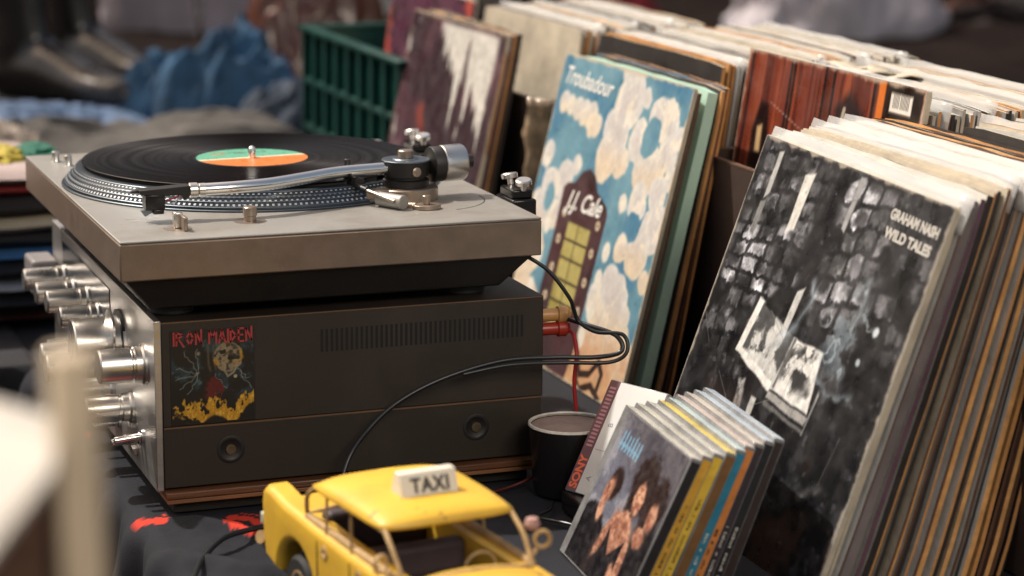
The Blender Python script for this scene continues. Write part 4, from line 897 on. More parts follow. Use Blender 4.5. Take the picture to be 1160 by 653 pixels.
for bi, (nm, xf, y1, y0) in enumerate(boxes):
    depth = counts[bi]*.47+4
    carton(xf, y1, y0, depth, 23.7, 'brown carton holding upright records, %s' % {'left end': 'the far one behind the dripping paint sleeve', 'second': 'behind the blue cloud sleeve', 'third': 'holding the reddish plank picture sleeve', 'near': 'the nearest one, behind the stone wall sleeve'}[nm])
    x = xf+.3; ln_ = 8.5; off = (y1-y0-31.4)
    for k in range(counts[bi]):
        if k == 0:
            f_, tp_, sd_, art = fronts[bi]; th = .5; 
            lb = ['cream record sleeve at the front of the far box in the back row', 'black record sleeve with orange brown side edge above the blue cloud sleeve', 'record sleeve picturing reddish planks with a small barcode, under plastic', 'black record sleeve at the front of the nearest back box'][bi]
            o = lp(x, y1-off*.5, ln_, th, f_, tp_, sd_, lb, art=True if art else None, z=.3, seed=0, sz=31.4 if bi != 2 else 33.5)
            if art: o.location.y = (y1-1.)*S; cover(o, art, 300, 200, 'artg', sz=33.5)
        else:
            tp_ = random.choice(tops); f_ = random.choice(['cream', 'white', 'dark', 'brown', 'kraft', 'grey']); sd_ = random.choice(['kraft', 'cream', 'brown', 'dark', 'white'] if bi != 0 else ['cream', 'cream', 'white', 'kraft'])
            if bi == 1 and k < 4: tp_, sd_ = [('kraft', 'kraft'), ('kraft', 'kraft'), ('plastic', 'plastic'), ('plastic', 'kraft')][k-1]
            if tp_ == 'plastic': f_ = 'white'
            th = .38
            o = lp(x, y1-off*.5+random.uniform(-.35, .35), ln_+random.uniform(-.35, .35), th, f_, tp_, sd_, '%s topped record sleeve packed %s' % (nm_col[tp_], which[bi]), '%s record sleeves packed %s' % (nm_col[tp_], which[bi]), seed=random.randrange(3), z=.3+random.choice([0, 0, .1, .25, .4]), plastic=(k % 11 == 4))
        x += (th+.06)+(.35 if k == 0 else 0); ln_ -= .06
# torn cream flakes on top of the third box
for i, (x, y, z_) in enumerate(((72.6, 22.5, 31.9), (74.5, 19.2, 31.8))):
    b = nb(); n_ = 9; A_ = []
    for r_ in range(4):
        A_.append([b.verts.new((x+r_*1.1+random.uniform(-.2, .2), y-k*1.1+random.uniform(-.3, .3), z_+.25*math.sin(k*.9+r_)+(.45 if r_ == 3 and k == 4 else 0)+random.uniform(-.1, .1))) for k in range(n_)])
    for r_ in range(3):
        for k in range(n_-1): b.faces.new((A_[r_][k], A_[r_][k+1], A_[r_+1][k+1], A_[r_+1][k]))
    o = obj('torn_paper', b, M['cream'], loc=(x, y, z_), ang=180); s2 = o.modifiers.new('thickness', 'SOLIDIFY'); s2.thickness = .08*S
    tag(o, ['curled torn scrap of cream sleeve paper on top of the back row', 'smaller torn cream scrap right beside the curled one on the back row'][i], 'paper scrap')
# plastic wrapped carton edge between the dripping paint sleeve and the cloud sleeve
b = nb(); N_ = 26; A_ = []
for i in range(7):
    row = []
    for j in range(N_):
        row.append(b.verts.new((57.4+i*.45+.35*nz(i*.9, j*.55, 1.), 62.2-.4*i+.7*nz(i*.8, j*.6, 4.), j*24.2/(N_-1))))
    A_.append(row)
for i in range(6):
    for j in range(N_-1): b.faces.new((A_[i][j], A_[i+1][j], A_[i+1][j+1], A_[i][j+1]))
M['tape'] = mat('crinkled_brown_wrap', (.34, .24, .15), .2, 0, .45, 40, .8, 50, coat=.6)
o = obj('plastic_wrap', b, M['tape'], loc=(58, 61, 0), ang=180); s2 = o.modifiers.new('thickness', 'SOLIDIFY'); s2.thickness = .5*S
tag(o, 'crinkled brown plastic wrap on a carton edge, between plum and cloud sleeves', 'plastic wrap')

# ------------------------------------------------------------------ disc cases and cassette
M['case'] = mat('clear_case_edge', (.20, .20, .20), .12, 0, .3, 60, coat=.8)
def cdcase(x, y, lean, spine, top, label, z=.0, art=None, yaw=-3., th=1.02, roll=1.3):
    t = bpy.data.objects.new('disc_case', None); C.objects.link(t); t.empty_display_size = .02
    t.location = V(x, y, z+.1)*S; t.rotation_euler = (math.radians(roll), math.radians(lean), math.radians(yaw)); tag(t, label, 'disc case', 'disc cases leaning in a row')
    b = nb(); bx(b, (0, -14.2, 0), (th, 0, 12.5)); obj('case', b, M['case'], t, bevel=.07, local=True)
    b = nb(); bx(b, (.1, -14.23, .25), (th-.1, -14.19, 12.25)); s_ = obj('spine_inlay', b, spine, t, local=True, smooth=False)
    b = nb(); bx(b, (.07, -14.0, 12.46), (th-.04, -.2, 12.54)); obj('top_inlay', b, top, t, local=True, smooth=False)
    if art: art_grid('cover_art', 12.9, 12.1, 240, 230, art, M['artg'], t, frame((-.03, -1.15, .2), (0, -1, 0), (0, 0, 1)))
    return t, s_
def cm_(n_, c, r=.35): return mat(n_, c, r, 0, .2, 60, coat=.5)
def spine_print(parent, col, seed, y=-14.25, th=1.02, z0=1., z1=8.):
    rg = random.Random(seed); b = nb(); z = z0
    while z < z1:
        w_ = rg.uniform(.04, .10); bx(b, (.38, y-.01, z), (.38+rg.uniform(.12, .24), y+.02, z+w_)); z += w_+rg.uniform(.04, .12)+(rg.random() < .2)*.35
    return obj('spine_print', b, col, parent, local=True, smooth=False)
pal = mat('pale_print', (.6, .58, .5), .5); dki = M['ink']
cds = [((.02, .018, .018), (.60, .58, .50), 'front disc case with a printed cover of three people in dark clothes', None),
       ((.62, .34, .04), (.62, .60, .50), 'amber spined disc case next behind the front one', dki),
       ((.70, .46, .05), (.60, .60, .54), 'brighter golden yellow spined disc case, third from the front', dki),
       ((.18, .09, .03), (.78, .62, .10), 'dark brown spined disc case with yellow top edge', None),
       ((.03, .20, .30), (.52, .66, .66), 'teal blue spined disc case in the middle of the row', pal),
       ((.62, .22, .05), (.62, .52, .46), 'orange spined disc case right after the teal one', dki),
       ((.045, .035, .04), (.60, .56, .48), 'black spined disc case just behind the orange one', pal),
       ((.022, .02, .022), (.46, .56, .64), 'black spined disc case with pale blue top edge near the back', pal),
       ((.04, .028, .024), (.44, .52, .60), 'last and darkest disc case, against the stone wall sleeve', None)]
x = 30.2; ln_ = 24.5
for i, (sp, tp_, lb, pr) in enumerate(cds):
    yo = [0, .3, .5, .2, .8, 1.6, 2.2, 2.6, 3.0][i]
    t_, s_ = cdcase(x, -17.3+yo*.55, ln_, cm_('spine_paper', sp), cm_('top_paper', tp_), lb, art=figures_art if i == 0 else None, th=.92)
    if pr: spine_print(s_, pr, i, z0=1.2, z1=9 if i < 3 else 6)
    x += .95/math.cos(math.radians(ln_)); ln_ -= .55
# cassette with white card
q = (34.4, -7.84, 1.85); az_ = math.radians(-67+90); 
t = thing('cassette_case', 'white carded audio cassette leaning behind the front disc cases', 'cassette', q, rot=(0, math.radians(32), az_))
M['jcard'] = mat('white_card', (.66, .65, .62), .4, 0, .04, 30, coat=.3); M['pinkcard'] = mat('plum_card', (.15, .07, .08), .4, 0, .1, 30, coat=.3)
b = nb(); bx(b, (0, -6.4, 0), (1.5, 0, 9.9)); obj('case', b, M['case'], t, bevel=.06, local=True)
b = nb(); bx(b, (-.04, -6.3, .08), (-.005, -1.2, 9.82)); obj('white_card', b, M['jcard'], t, local=True, smooth=False)
b = nb(); bx(b, (-.04, -1.19, .08), (-.005, -.05, 9.82)); obj('spine_card', b, M['pinkcard'], t, local=True, smooth=False)
M['sonyred'] = mat('orange_red_lettering', (.9, .17, .07), .45); M['greyink'] = mat('grey_ink', (.25, .25, .27), .5); M['pinkink'] = mat('pink_ink', (.45, .22, .24), .5)
fr = lambda y, z: frame((-.05, y, z), (0, 0, 1), (0, 1, 0))
text('brand_lettering', 'SONY', 1.15, M['sonyred'], t, fr(-1.05, .35), bold=.04, ext=.006, width=2.9)
text('side_letter', 'A', .7, M['greyink'], t, fr(-2.2, 1.2), ext=.006); text('side_letter', 'B', .7, M['greyink'], t, fr(-2.2, 6.0), ext=.006)
b = nb(); 
for i in range(16):
    z_ = 4.0+i*.34; bx(b, (-.06, -.95, z_), (-.045, -.3, z_+.18))
obj('card_print', b, M['pinkink'], t, local=True, smooth=False)
b = nb()
bx(b, (-.055, -2.9, 3.9), (-.045, -1.4, 3.94)); obj('card_rule', b, M['greyink'], t, local=True, smooth=False)
b = nb(); bx(b, (34.2, -15.2, .1), (41.0, -7.6, 1.75)); tag(obj('cassette_box', b, M['blackgloss'], bevel=.12, loc=(37.5, -11, .1)), 'black cassette box lying flat beneath the white carded cassette', 'cassette')

# ------------------------------------------------------------------ cup
t = thing('black_cup', 'black cup with worn white rim beside the receiver, filled with brown stuff', 'cup', (36.7, -2.9, 0))
b = nb(); lathe(b, [(2.75, 0), (2.9, .1), (3.2, 3), (3.38, 5.7), (3.22, 5.72), (3.05, 5.5)], (36.7, -2.9, .1), seg=56); obj('wall', b, M['blackgloss'], t)
b = nb(); lathe(b, [(3.22, 5.74), (3.34, 5.72), (3.45, 5.8), (3.41, 5.97), (3.26, 5.98), (3.2, 5.86)], (36.7, -2.9, .1), seg=56, cap=False); obj('rim', b, mat('worn_white_rim', (.62, .58, .5), .4, 0, .35, 60), t)
b = nb(); lathe(b, [(0, 5.62), (1.5, 5.66), (3.2, 5.68), (3.2, 5.45), (0, 5.45)], (36.7, -2.9, .1), seg=48); obj('contents', b, mat('brown_lid', (.27, .19, .155), .7, 0, .3, 40, .6, 90), t)

# ------------------------------------------------------------------ taxi
O_ = V(11.3, -19.3, 0); yw = math.radians(7.5)
tx = bpy.data.objects.new('toy_taxi', None); C.objects.link(tx); tx.location = O_*S; tx.rotation_euler = (0, 0, -PI/2+yw); tx.empty_display_size = .02
tag(tx, 'yellow tinplate toy taxi with open windows and ivory roof sign', 'toy car')
# local: x forward, y to the car's left (world +x), z up
L_ = 38.
def arc(cx, cz, r, a0, a1, n_=12): return [(cx+r*math.cos(math.radians(a0+(a1-a0)*k/n_)), cz+r*math.sin(math.radians(a0+(a1-a0)*k/n_))) for k in range(n_+1)]
prof = [(0.3, 3.3), (-.2, 5.0), (-.35, 7.3), (-.1, 8.2), (.5, 8.65), (1.3, 8.6), (4, 8.2), (9.5, 7.95), (14, 7.8), (22, 7.75), (27, 7.6), (33, 7.2), (36.6, 6.6), (37.6, 5.6), (37.9, 4.2), (37.3, 3.0)] + arc(31.2, 2.5, 3.3, 5, 175) + arc(5.9, 2.5, 3.3, 5, 175)
for sy, nm in ((-1, 'body_side'), (1, 'body_side')):
    b = nb(); 
    A_ = []; 
    yy0, yy1 = 3.6*sy, 5.35*sy
    def inset(P, d):
        out = []; n_ = len(P); ar = sum(P[i][0]*P[(i+1) % n_][1]-P[(i+1) % n_][0]*P[i][1] for i in range(n_)); sg_ = 1 if ar > 0 else -1
        for i in range(n_):
            a = Vector(P[i-1]); c = Vector(P[i]); e = Vector(P[(i+1) % n_]); t1 = (c-a).normalized(); t2 = (e-c).normalized()
            nn_ = (Vector((-t1.y, t1.x))+Vector((-t2.y, t2.x)))*sg_
            nn_ = nn_.normalized() if nn_.length > 1e-6 else Vector((0, 0)); out.append(c+nn_*d)
        return out
    Rr = .6; lay = [(yy0, 0.)]+[(yy1-sy*Rr*(1-math.sin(th_)), Rr*(1-math.cos(th_))) for th_ in [PI/2*k/6 for k in range(7)]]
    LY = [[b.verts.new((q_[0], y_, q_[1])) for q_ in inset(prof, d_)] for y_, d_ in lay]
    b.faces.new(LY[0]); b.faces.new(LY[-1][::-1])
    for A_, B_ in zip(LY, LY[1:]):
        for k in range(len(prof)): b.faces.new((A_[k], A_[(k+1) % len(prof)], B_[(k+1) % len(prof)], B_[k]))
    o = obj(nm, b, M['taxi'], tx, local=True, ang=50)
def surf(nm, stations, m_, thick=.25, n_=14, crown=.5):
    """stations: (x, halfwidth, z)"""
    b = nb(); R_ = []
    for (x, hw, z) in stations:
        R_.append([b.verts.new((x, hw*(-1+2*k/n_), z+crown*(1-(abs(-1+2*k/n_))**2.4))) for k in range(n_+1)])
    for A_, B_ in zip(R_, R_[1:]):
        for k in range(n_): b.faces.new((A_[k], A_[k+1], B_[k+1], B_[k]))
    o = obj(nm, b, m_, tx, local=True, ang=50); s2 = o.modifiers.new('thickness', 'SOLIDIFY'); s2.thickness = thick*S; s2.offset = -1
    return o
surf('trunk_lid', [(-.1, 4.3, 3.2), (-.2, 4.3, 5.5), (0.3, 4.3, 7.1), (2, 4.3, 7.6), (6.2, 4.3, 7.9), (7.6, 4.3, 7.9)], M['taxi'], crown=.35)
surf('hood', [(22.2, 4.5, 7.6), (24, 4.5, 7.7), (31, 4.4, 7.2), (35.6, 4.3, 6.5), (37.2, 4.3, 5.5), (37.6, 4.3, 3.)], M['taxi'], crown=.6)
surf('floor', [(1, 4.2, 2.4), (36, 4.2, 2.4)], M['taxi_in'], crown=0)
b = nb(); R_ = []; nn2 = 18
for i in range(nn2+1):
    u_ = -1+2*i/nn2; x = 14.0+6.1*u_; R_.append([])
    for k in range(nn2+1):
        v_ = -1+2*k/nn2; ex = 1-abs(u_)**3.2; ey = 1-abs(v_)**3.0
        rx = x - .45*(u_)*(abs(v_)**4)*1.2
        hw = 5.35-.2*(u_+1)/2; rr_ = (1-.07*abs(u_)**6)
        R_[-1].append(b.verts.new((rx, hw*v_*rr_, 10.75+1.0*ex**.6*ey**.6)))
for A_, B_ in zip(R_, R_[1:]):
    for k in range(nn2): b.faces.new((A_[k], A_[k+1], B_[k+1], B_[k]))
rf = obj('roof', b, M['taxi'], tx, local=True, ang=60); s2 = rf.modifiers.new('thickness', 'SOLIDIFY'); s2.thickness = .22*S; s2.offset = -1
for sy in (-1, 1):
    for pts, r_, nm in (([(19.5, 4.65*sy, 10.6), (21.2, 4.75*sy, 9.4), (22.6, 4.65*sy, 7.7)], .18, 'pillar'), ([(8.6, 4.65*sy, 10.6), (7.2, 4.85*sy, 9.6), (6.6, 4.6*sy, 7.9)], .17, 'pillar'), ([(14.6, 4.85*sy, 10.6), (15.0, 5.0*sy, 7.7)], .11, 'door_post'), ([(10.6, 4.85*sy, 10.6), (10.8, 5.0*sy, 7.8)], .10, 'door_post')):
        b = nb(); tube(b, pts, r_, 10, 6); obj(nm, b, M['taxi_worn'], tx, local=True)
    b = nb(); tube(b, [(8.6, 4.85*sy, 10.55), (14, 4.95*sy, 10.65), (19.4, 4.75*sy, 10.55)], .13, 8, 6); obj('window_rail', b, M['taxi_worn'], tx, local=True)
    b = nb(); tube(b, [(7, 4.72*sy, 8.0), (14, 4.72*sy, 7.95), (22.4, 4.72*sy, 7.85)], .3, 8, 6); obj('window_sill', b, M['taxi_worn'], tx, local=True)
    for x in (9.9, 15.4):
        b = nb(); tube(b, [(x, 5.33*sy, 7.2), (x+.15, 5.36*sy, 4.5), (x+.2, 5.33*sy, 2.9)], .07, 6); obj('door_seam', b, M['taxi_in'], tx, local=True)
    for x in (11.2, 16.9):
        b = nb(); lathe(b, [(.5, 0), (.5, .12), (.25, .14), (.2, .05)], (x, 5.3*sy, 6.7), (0, sy, 0), 20); obj('door_handle', b, M['taxi_worn'], tx, local=True)
    for x in (5.9, 31.2):
        b = nb(); c_ = (x, 3.6*sy, 2.45); lathe(b, [(1.3, 1.45), (2.1, 1.5), (2.4, 1.2), (2.45, .7), (2.4, .2), (2.1, 0), (1.0, 0)], c_, (0, sy, 0), 40)
        w_ = obj('wheel', b, M['rubber'], tx, local=True)
        b = nb(); lathe(b, [(1.35, 1.2), (1.3, 1.48), (.9, 1.4), (.5, 1.55), (0, 1.6)], c_, (0, sy, 0), 32); obj('rim', b, M['taxi_worn'], w_, local=True)
b = nb(); tube(b, [(19.5, -4.6, 10.6), (19.7, 0, 10.9), (19.5, 4.6, 10.6)], .12, 8, 8); tube(b, [(22.7, -4.6, 7.75), (23.1, 0, 8.25), (22.7, 4.6, 7.75)], .2, 8, 8); obj('windscreen_frame', b, M['taxi_worn'], tx, local=True)
b = nb(); tube(b, [(6.5, -4.6, 7.95), (6.2, 0, 8.35), (6.5, 4.6, 7.95)], .2, 8, 8); obj('rear_window_frame', b, M['taxi_worn'], tx, local=True)
b = nb(); bx(b, (8.4, -4.0, 2.5), (12.2, 4.0, 5.8)); bx(b, (7.3, -4.0, 5.0), (8.8, 4.0, 8.6)); obj('rear_bench', b, M['seat'], tx, bevel=.5, local=True, bseg=3)
b = nb(); bx(b, (14.6, -4.0, 2.5), (18.0, 4.0, 5.6)); bx(b, (13.4, -3.9, 4.6), (14.8, 3.9, 7.5)); obj('front_bench', b, M['seat'], tx, bevel=.5, local=True, bseg=3)
b = nb(); bx(b, (21.2, -4.1, 5.2), (22.6, 4.1, 7.5)); obj('dashboard', b, M['taxi_in'], tx, bevel=.3, local=True)
b = nb(); R_ = 1.15; tube(b, [(20.2, 2+R_*math.cos(a), 7.2+R_*math.sin(a)) for a in [2*PI*k/20 for k in range(21)]], .12, 8, 2); tube(b, [(20.2, 2, 7.2), (21.5, 2, 6.6)], .15, 8, 2); obj('steering_wheel', b, M['taxi_worn'], tx, local=True)
for sy, nm in ((1, 'side_mirror'), (-1, 'side_mirror')):
    b = nb(); R_ = .55; tube(b, [(21.6+R_*math.cos(a)*.3, (5.9+R_*math.cos(a)*.9)*sy, 9.1+R_*math.sin(a)) for a in [2*PI*k/20 for k in range(21)]], .16, 8, 2); tube(b, [(21.8, 4.9*sy, 8.0), (21.7, 5.4*sy, 8.5)], .18, 8, 2)
    obj(nm, b, M['taxi_worn'], tx, local=True)
b = nb(); lathe(b, [(.0, 0), (.45, .1), (.55, .4), (.4, .8), (0, .9)], (20.9, 5.5, 9.6), (0, 0, 1), 16); obj('mirror_knob', b, mat('dusty_pink', (.35, .2, .17), .6, 0, .3, 60), tx, local=True)
M['tailm'] = mat('pale_tail_metal', (.55, .55, .45), .35, .3, .2, 50)
for sy in (-1, 1):
    b = nb(); bx(b, (-.95, 4.4*sy-.8, 5.3), (-.1, 4.4*sy+.8, 6.3)); obj('tail_light', b, M['tailm'], tx, bevel=.2, local=True)
    b = nb(); lathe(b, [(1.1, 0), (1.1, .3), (.9, .55), (.4, .7), (0, .72)], (37.5, 3.8*sy, 5.3), (1, 0, 0), 28); obj('headlight', b, M['dot'], tx, local=True)
b = nb(); tube(b, [(-.6, -5.3, 4.4), (-1., -4, 4.1), (-1.1, 0, 4.1), (-1., 4, 4.1), (-.6, 5.3, 4.4)], .5, 10, 6); obj('rear_bumper', b, M['taxi_worn'], tx, local=True)
b = nb(); tube(b, [(37.6, -5.3, 3.6), (38.5, -4, 3.5), (38.8, 0, 3.5), (38.5, 4, 3.5), (37.6, 5.3, 3.6)], .5, 10, 6); obj('front_bumper', b, M['chrome'], tx, local=True)
b = nb(); bx(b, (37.6, -2.6, 4.2), (37.95, 2.6, 6.1)); obj('grille', b, M['tan_metal'], tx, bevel=.1, local=True)
# roof sign
b = nb(); prism(b, [(14.9, 11.62), (16.9, 11.60), (16.3, 13.2), (15.5, 13.22)], -2.1, 2.1, 'y')
sg = obj('roof_sign', b, M['sign'], tx, bevel=.14, local=True, bseg=3)
text('sign_lettering', 'TAXI', 1.4, M['ink'], sg, frame((16.83, -1.4, 11.92), (0, 1, 0), (-.6, 0, 1.6)), bold=.03, ext=.05, width=2.8, space=1.1)
b = nb(); bx(b, (14.7, -2.3, 11.5), (17.05, 2.3, 11.62)); obj('sign_base', b, M['taxi_worn'], sg, local=True, bevel=.03)

# ------------------------------------------------------------------ green crate + records in it
M['green'] = mat('dark_green_plastic', (.003, .045, .036), .35, 0, .15, 12, .1, 60)
t = thing('green_crate', 'dark green ribbed plastic crate holding a few records, behind the turntable', 'crate', (54, 96, 0))
cx0, cx1, cy0, cy1, cz = 54., 82., 97., 142., 24.
for lo, hi in (((cx0+.6, cy0, .5), (cx0+.9, cy1, cz-.2)), ((cx1-.9, cy0, .5), (cx1-.6, cy1, cz-.2)), ((cx0+.9, cy0+.6, .5), (cx1-.9, cy0+.9, cz-.2)), ((cx0+.9, cy1-.9, .5), (cx1-.9, cy1-.6, cz-.2))):
    b = nb(); bx(b, lo, hi); obj('side_wall', b, M['green'], t, smooth=False)
b = nb(); bx(b, (cx0+.9, cy0+.9, .5), (cx1-.9, cy1-.9, .9)); obj('bottom', b, M['green'], t, smooth=False)
b = nb()
for lo, hi in (((cx0-.5, cy0-.6, cz-.3), (cx0+1.3, cy1+.6, cz+.5)), ((cx1-1.3, cy0-.6, cz-.3), (cx1+.5, cy1+.6, cz+.5)), ((cx0-.49, cy0-.6, cz-.31), (cx1+.49, cy0+1.2, cz+.49)), ((cx0-.49, cy1-1.2, cz-.31), (cx1+.49, cy1+.6, cz+.49))): bx(b, lo, hi)
obj('rim', b, M['green'], t, bevel=.2)
for k in range(9):
    y = cy0+1+k*(cy1-cy0-2)/8; b = nb(); bx(b, (cx0-.3, y-.35, .6), (cx0+.62, y+.35, cz-.32)); obj('rib', b, M['green'], t, bevel=.1)
for z in (4, 10.5, 17):
    b = nb(); bx(b, (cx0-.15, cy0+.1, z-.4), (cx0+.61, cy1-.1, z+.4)); obj('cross_rib', b, M['green'], t, bevel=.1)
lp(60.5, 131, 7, .9, 'cream', 'cream', 'cream', 'cream record sleeve standing in the green crate', z=1, sz=31.4)
o = lp(56.5, 122.5, 9, .4, 'purple', 'cream', 'purple', 'plum and red record sleeve standing in the green crate', z=1, art=True); cover(o, purple_art, 90, 90)
lp(63.5, 128, 6, .5, 'dark', 'cream', 'dark', 'near black record sleeve standing in the green crate', z=1)

# ------------------------------------------------------------------ background goods
def garment(name, c, r, m_, label, cat, seed=0, n_=(110, 64), ridge=.35, flat=.0, rot=0., fr=1.6):
    """heap of cloth: a squashed ball with ridged folds, sitting on z=c.z"""
    bm = nb(); bmesh.ops.create_uvsphere(bm, u_segments=n_[0], v_segments=n_[1], radius=1)
    for v in bm.verts:
        p = v.co.copy(); nn = 1-abs(mnoise.noise(Vector((p.x*fr+seed, p.y*fr, p.z*fr*1.5))))*2; w3 = mnoise.noise(Vector((p.x*1.3, p.y*1.3+seed, p.z*1.3))); n2 = 1-2*abs(mnoise.noise(Vector((p.x*3.2+seed+w3*1.5, p.y*3.2+w3, p.z*2.2)))); n3 = 1-2*abs(mnoise.noise(Vector((p.x*7+seed+w3*3, p.y*7, p.z*4+w3*2))))
        k = 1+ridge*(nn-.6)+.5*ridge*(n2-.7)+.18*ridge*(n3-.7)
        p = Vector((p.x*r[0]*k, p.y*r[1]*k, max(-.12, p.z)*r[2]*k))
        p.rotate(Matrix.Rotation(rot, 3, 'Z')); v.co = p+Vector(c)
    o = obj(name, bm, m_, loc=c, ang=180); return tag(o, label, cat)
def crumple(name, c, r, m_, label, cat, seed=0, rot=0., nx=120, ny=90, lobes=((0, 0, 1., 1.),)):
    """a cloth sheet thrown down in sharp folds over a few humps"""
    bm = nb(); A_ = []
    for i in range(nx+1):
        row = []
        for j in range(ny+1):
            u = -1+2*i/nx; v = -1+2*j/ny
            w1 = mnoise.noise(Vector((u*1.4+seed, v*1.4, 3))); w2 = mnoise.noise(Vector((u*1.6, v*1.6+seed, 8)))
            f1 = 1-2*abs(mnoise.noise(Vector((u*1.5+w1*1.3+seed, v*2.6+w2, 1)))); f2 = 1-2*abs(mnoise.noise(Vector((u*3.2+w2*1.6+seed, v*5+w1*2, 5)))); f3 = 1-2*abs(mnoise.noise(Vector((u*8+w1*3, v*9+w2*3+seed, 5))))
            e = max(0, max(h*(1-((u-a)/s_)**2-((v-b2)/s_)**2) for a, b2, s_, h in lobes))
            e = e**.55 if e > 0 else 0
            z = e*(.45+.38*f1+.17*f2)+.03*f3*min(1, e*3)
            p = Vector(((u+.22*w1*2*e+.06*f2*e)*r[0], (v+.22*w2*2*e)*r[1], max(0.012, z)*r[2]))
            p.rotate(Matrix.Rotation(rot, 3, 'Z')); row.append(bm.verts.new(p+Vector(c)))
        A_.append(row)
    for i in range(nx):
        for j in range(ny):
            q = (A_[i][j], A_[i+1][j], A_[i+1][j+1], A_[i][j+1])
            if max(v_.co.z for v_ in q)-c[2] > .02*r[2]: bm.faces.new(q)
    bmesh.ops.delete(bm, geom=[v_ for v_ in bm.verts if not v_.link_faces], context='VERTS')
    o = obj(name, bm, m_, loc=c, ang=180, recalc=False); s2 = o.modifiers.new('thickness', 'SOLIDIFY'); s2.thickness = .25*S
    return tag(o, label, cat)
M['denim'] = mat('blue_denim', (.030, .085, .16), .95, 0, .6, 9, .3, 120)
M['denimL'] = mat('pale_denim', (.09, .14, .23), .85, 0, .3, 12, .3, 120)
M['greycloth'] = mat('grey_brown_cloth', (.075, .068, .06), .9, 0, .5, 9, .2, 50)
M['leatherB'] = mat('black_leather', (.014, .012, .012), .25, 0, .4, 6, .25, 30, coat=.25)
M['leatherR'] = mat('brown_leather', (.11, .034, .018), .3, 0, .25, 3, .1, 8, coat=.3)
crumple('denim_jeans', (61, 219, 0), (15, 12, 17), M['denim'], 'crumpled blue jeans heaped behind the turntable', 'jeans', 3.3, rot=.2, lobes=((0, 0, .75, 1.), (.35, .3, .5, 1.15), (-.5, -.1, .4, .7), (.5, -.4, .45, .6)))
crumple('denim_jeans', (52, 229, 0), (9, 8, 12), M['denim'], 'smaller fold of blue denim between the boots and the jeans', 'jeans', 9.1, rot=.6)
crumple('dark_jeans', (71, 206, 0), (12, 9, 9), mat('dark_denim', (.03, .045, .07), .8, 0, .5, 10, .3, 60), 'dark crumpled denim beside the green crate', 'jeans', 12.4)
crumple('pale_denim', (27, 223, 0), (22, 10, 4.5), M['denimL'], 'strip of pale blue denim below the black boots', 'jeans', 5.2, rot=-.35)
crumple('grey_cloth', (36, 186, 0), (34, 20, 7), M['greycloth'], 'grey brown cloth heaped just beyond the turntable', 'cloth', 6.7, rot=-.1, lobes=((-.4, 0, .6, .9), (.3, .1, .6, 1.), (0, -.4, .5, .6)))
crumple('cream_garment', (13, 172, 0), (11, 10, 9), mat('cream_brown_cloth', (.40, .33, .27), .85, 0, .6, 14), 'cream and brown bundle at the far left edge', 'cloth', 7.7)
garment('leather_bag', (87, 250, 0), (15, 11, 30), M['leatherR'], 'brown leather bag standing left of the green crate', 'bag', 11, ridge=.16, fr=.8)
garment('grey_bundle', (90, 372, 0), (23, 12, 40), mat('mauve_grey_cloth', (.26, .22, .235), .8, 0, .25, 4), 'mauve grey bundle standing far behind the boots', 'cloth', 15, ridge=.15, fr=.8)
garment('green_white_bundle', (128, 388, 0), (9, 8, 34), mat('green_white_cloth', (.15, .20, .15), .7, 0, .9, 5), 'greenish bundle far behind the jeans', 'cloth', 17, ridge=.15)
garment('white_bundle', (142, 392, 0), (4.5, 5, 32), mat('offwhite_cloth', (.5, .47, .43), .7, 0, .2, 6), 'narrow off white bundle far behind the jeans', 'cloth', 18, ridge=.15)
garment('pale_garment', (232, 318, 0), (28, 16, 24), mat('pale_mauve_fleece', (.46, .42, .44), .9, 0, .15, 5), 'pale mauve grey garment heaped beyond the back row of records', 'garment', 19, ridge=.22, fr=.9)
garment('red_garment', (196, 372, 0), (12, 10, 14), mat('dark_red_cloth', (.22, .02, .03), .85, 0, .3, 6), 'small dark red garment beyond the back row of records', 'garment', 20)
garment('rust_garment', (300, 352, -2), (16, 16, 18), mat('rust_cloth', (.11, .04, .022), .85, 0, .6, 6), 'rust brown garment at the upper right of the background', 'garment', 21)
garment('dark_coat', (322, 330, -2), (60, 12, 9), mat('dark_brown_coat', (.016, .009, .008), .85, 0, .5, 3), 'dark brown coat lying at the far right of the background', 'garment', 22)
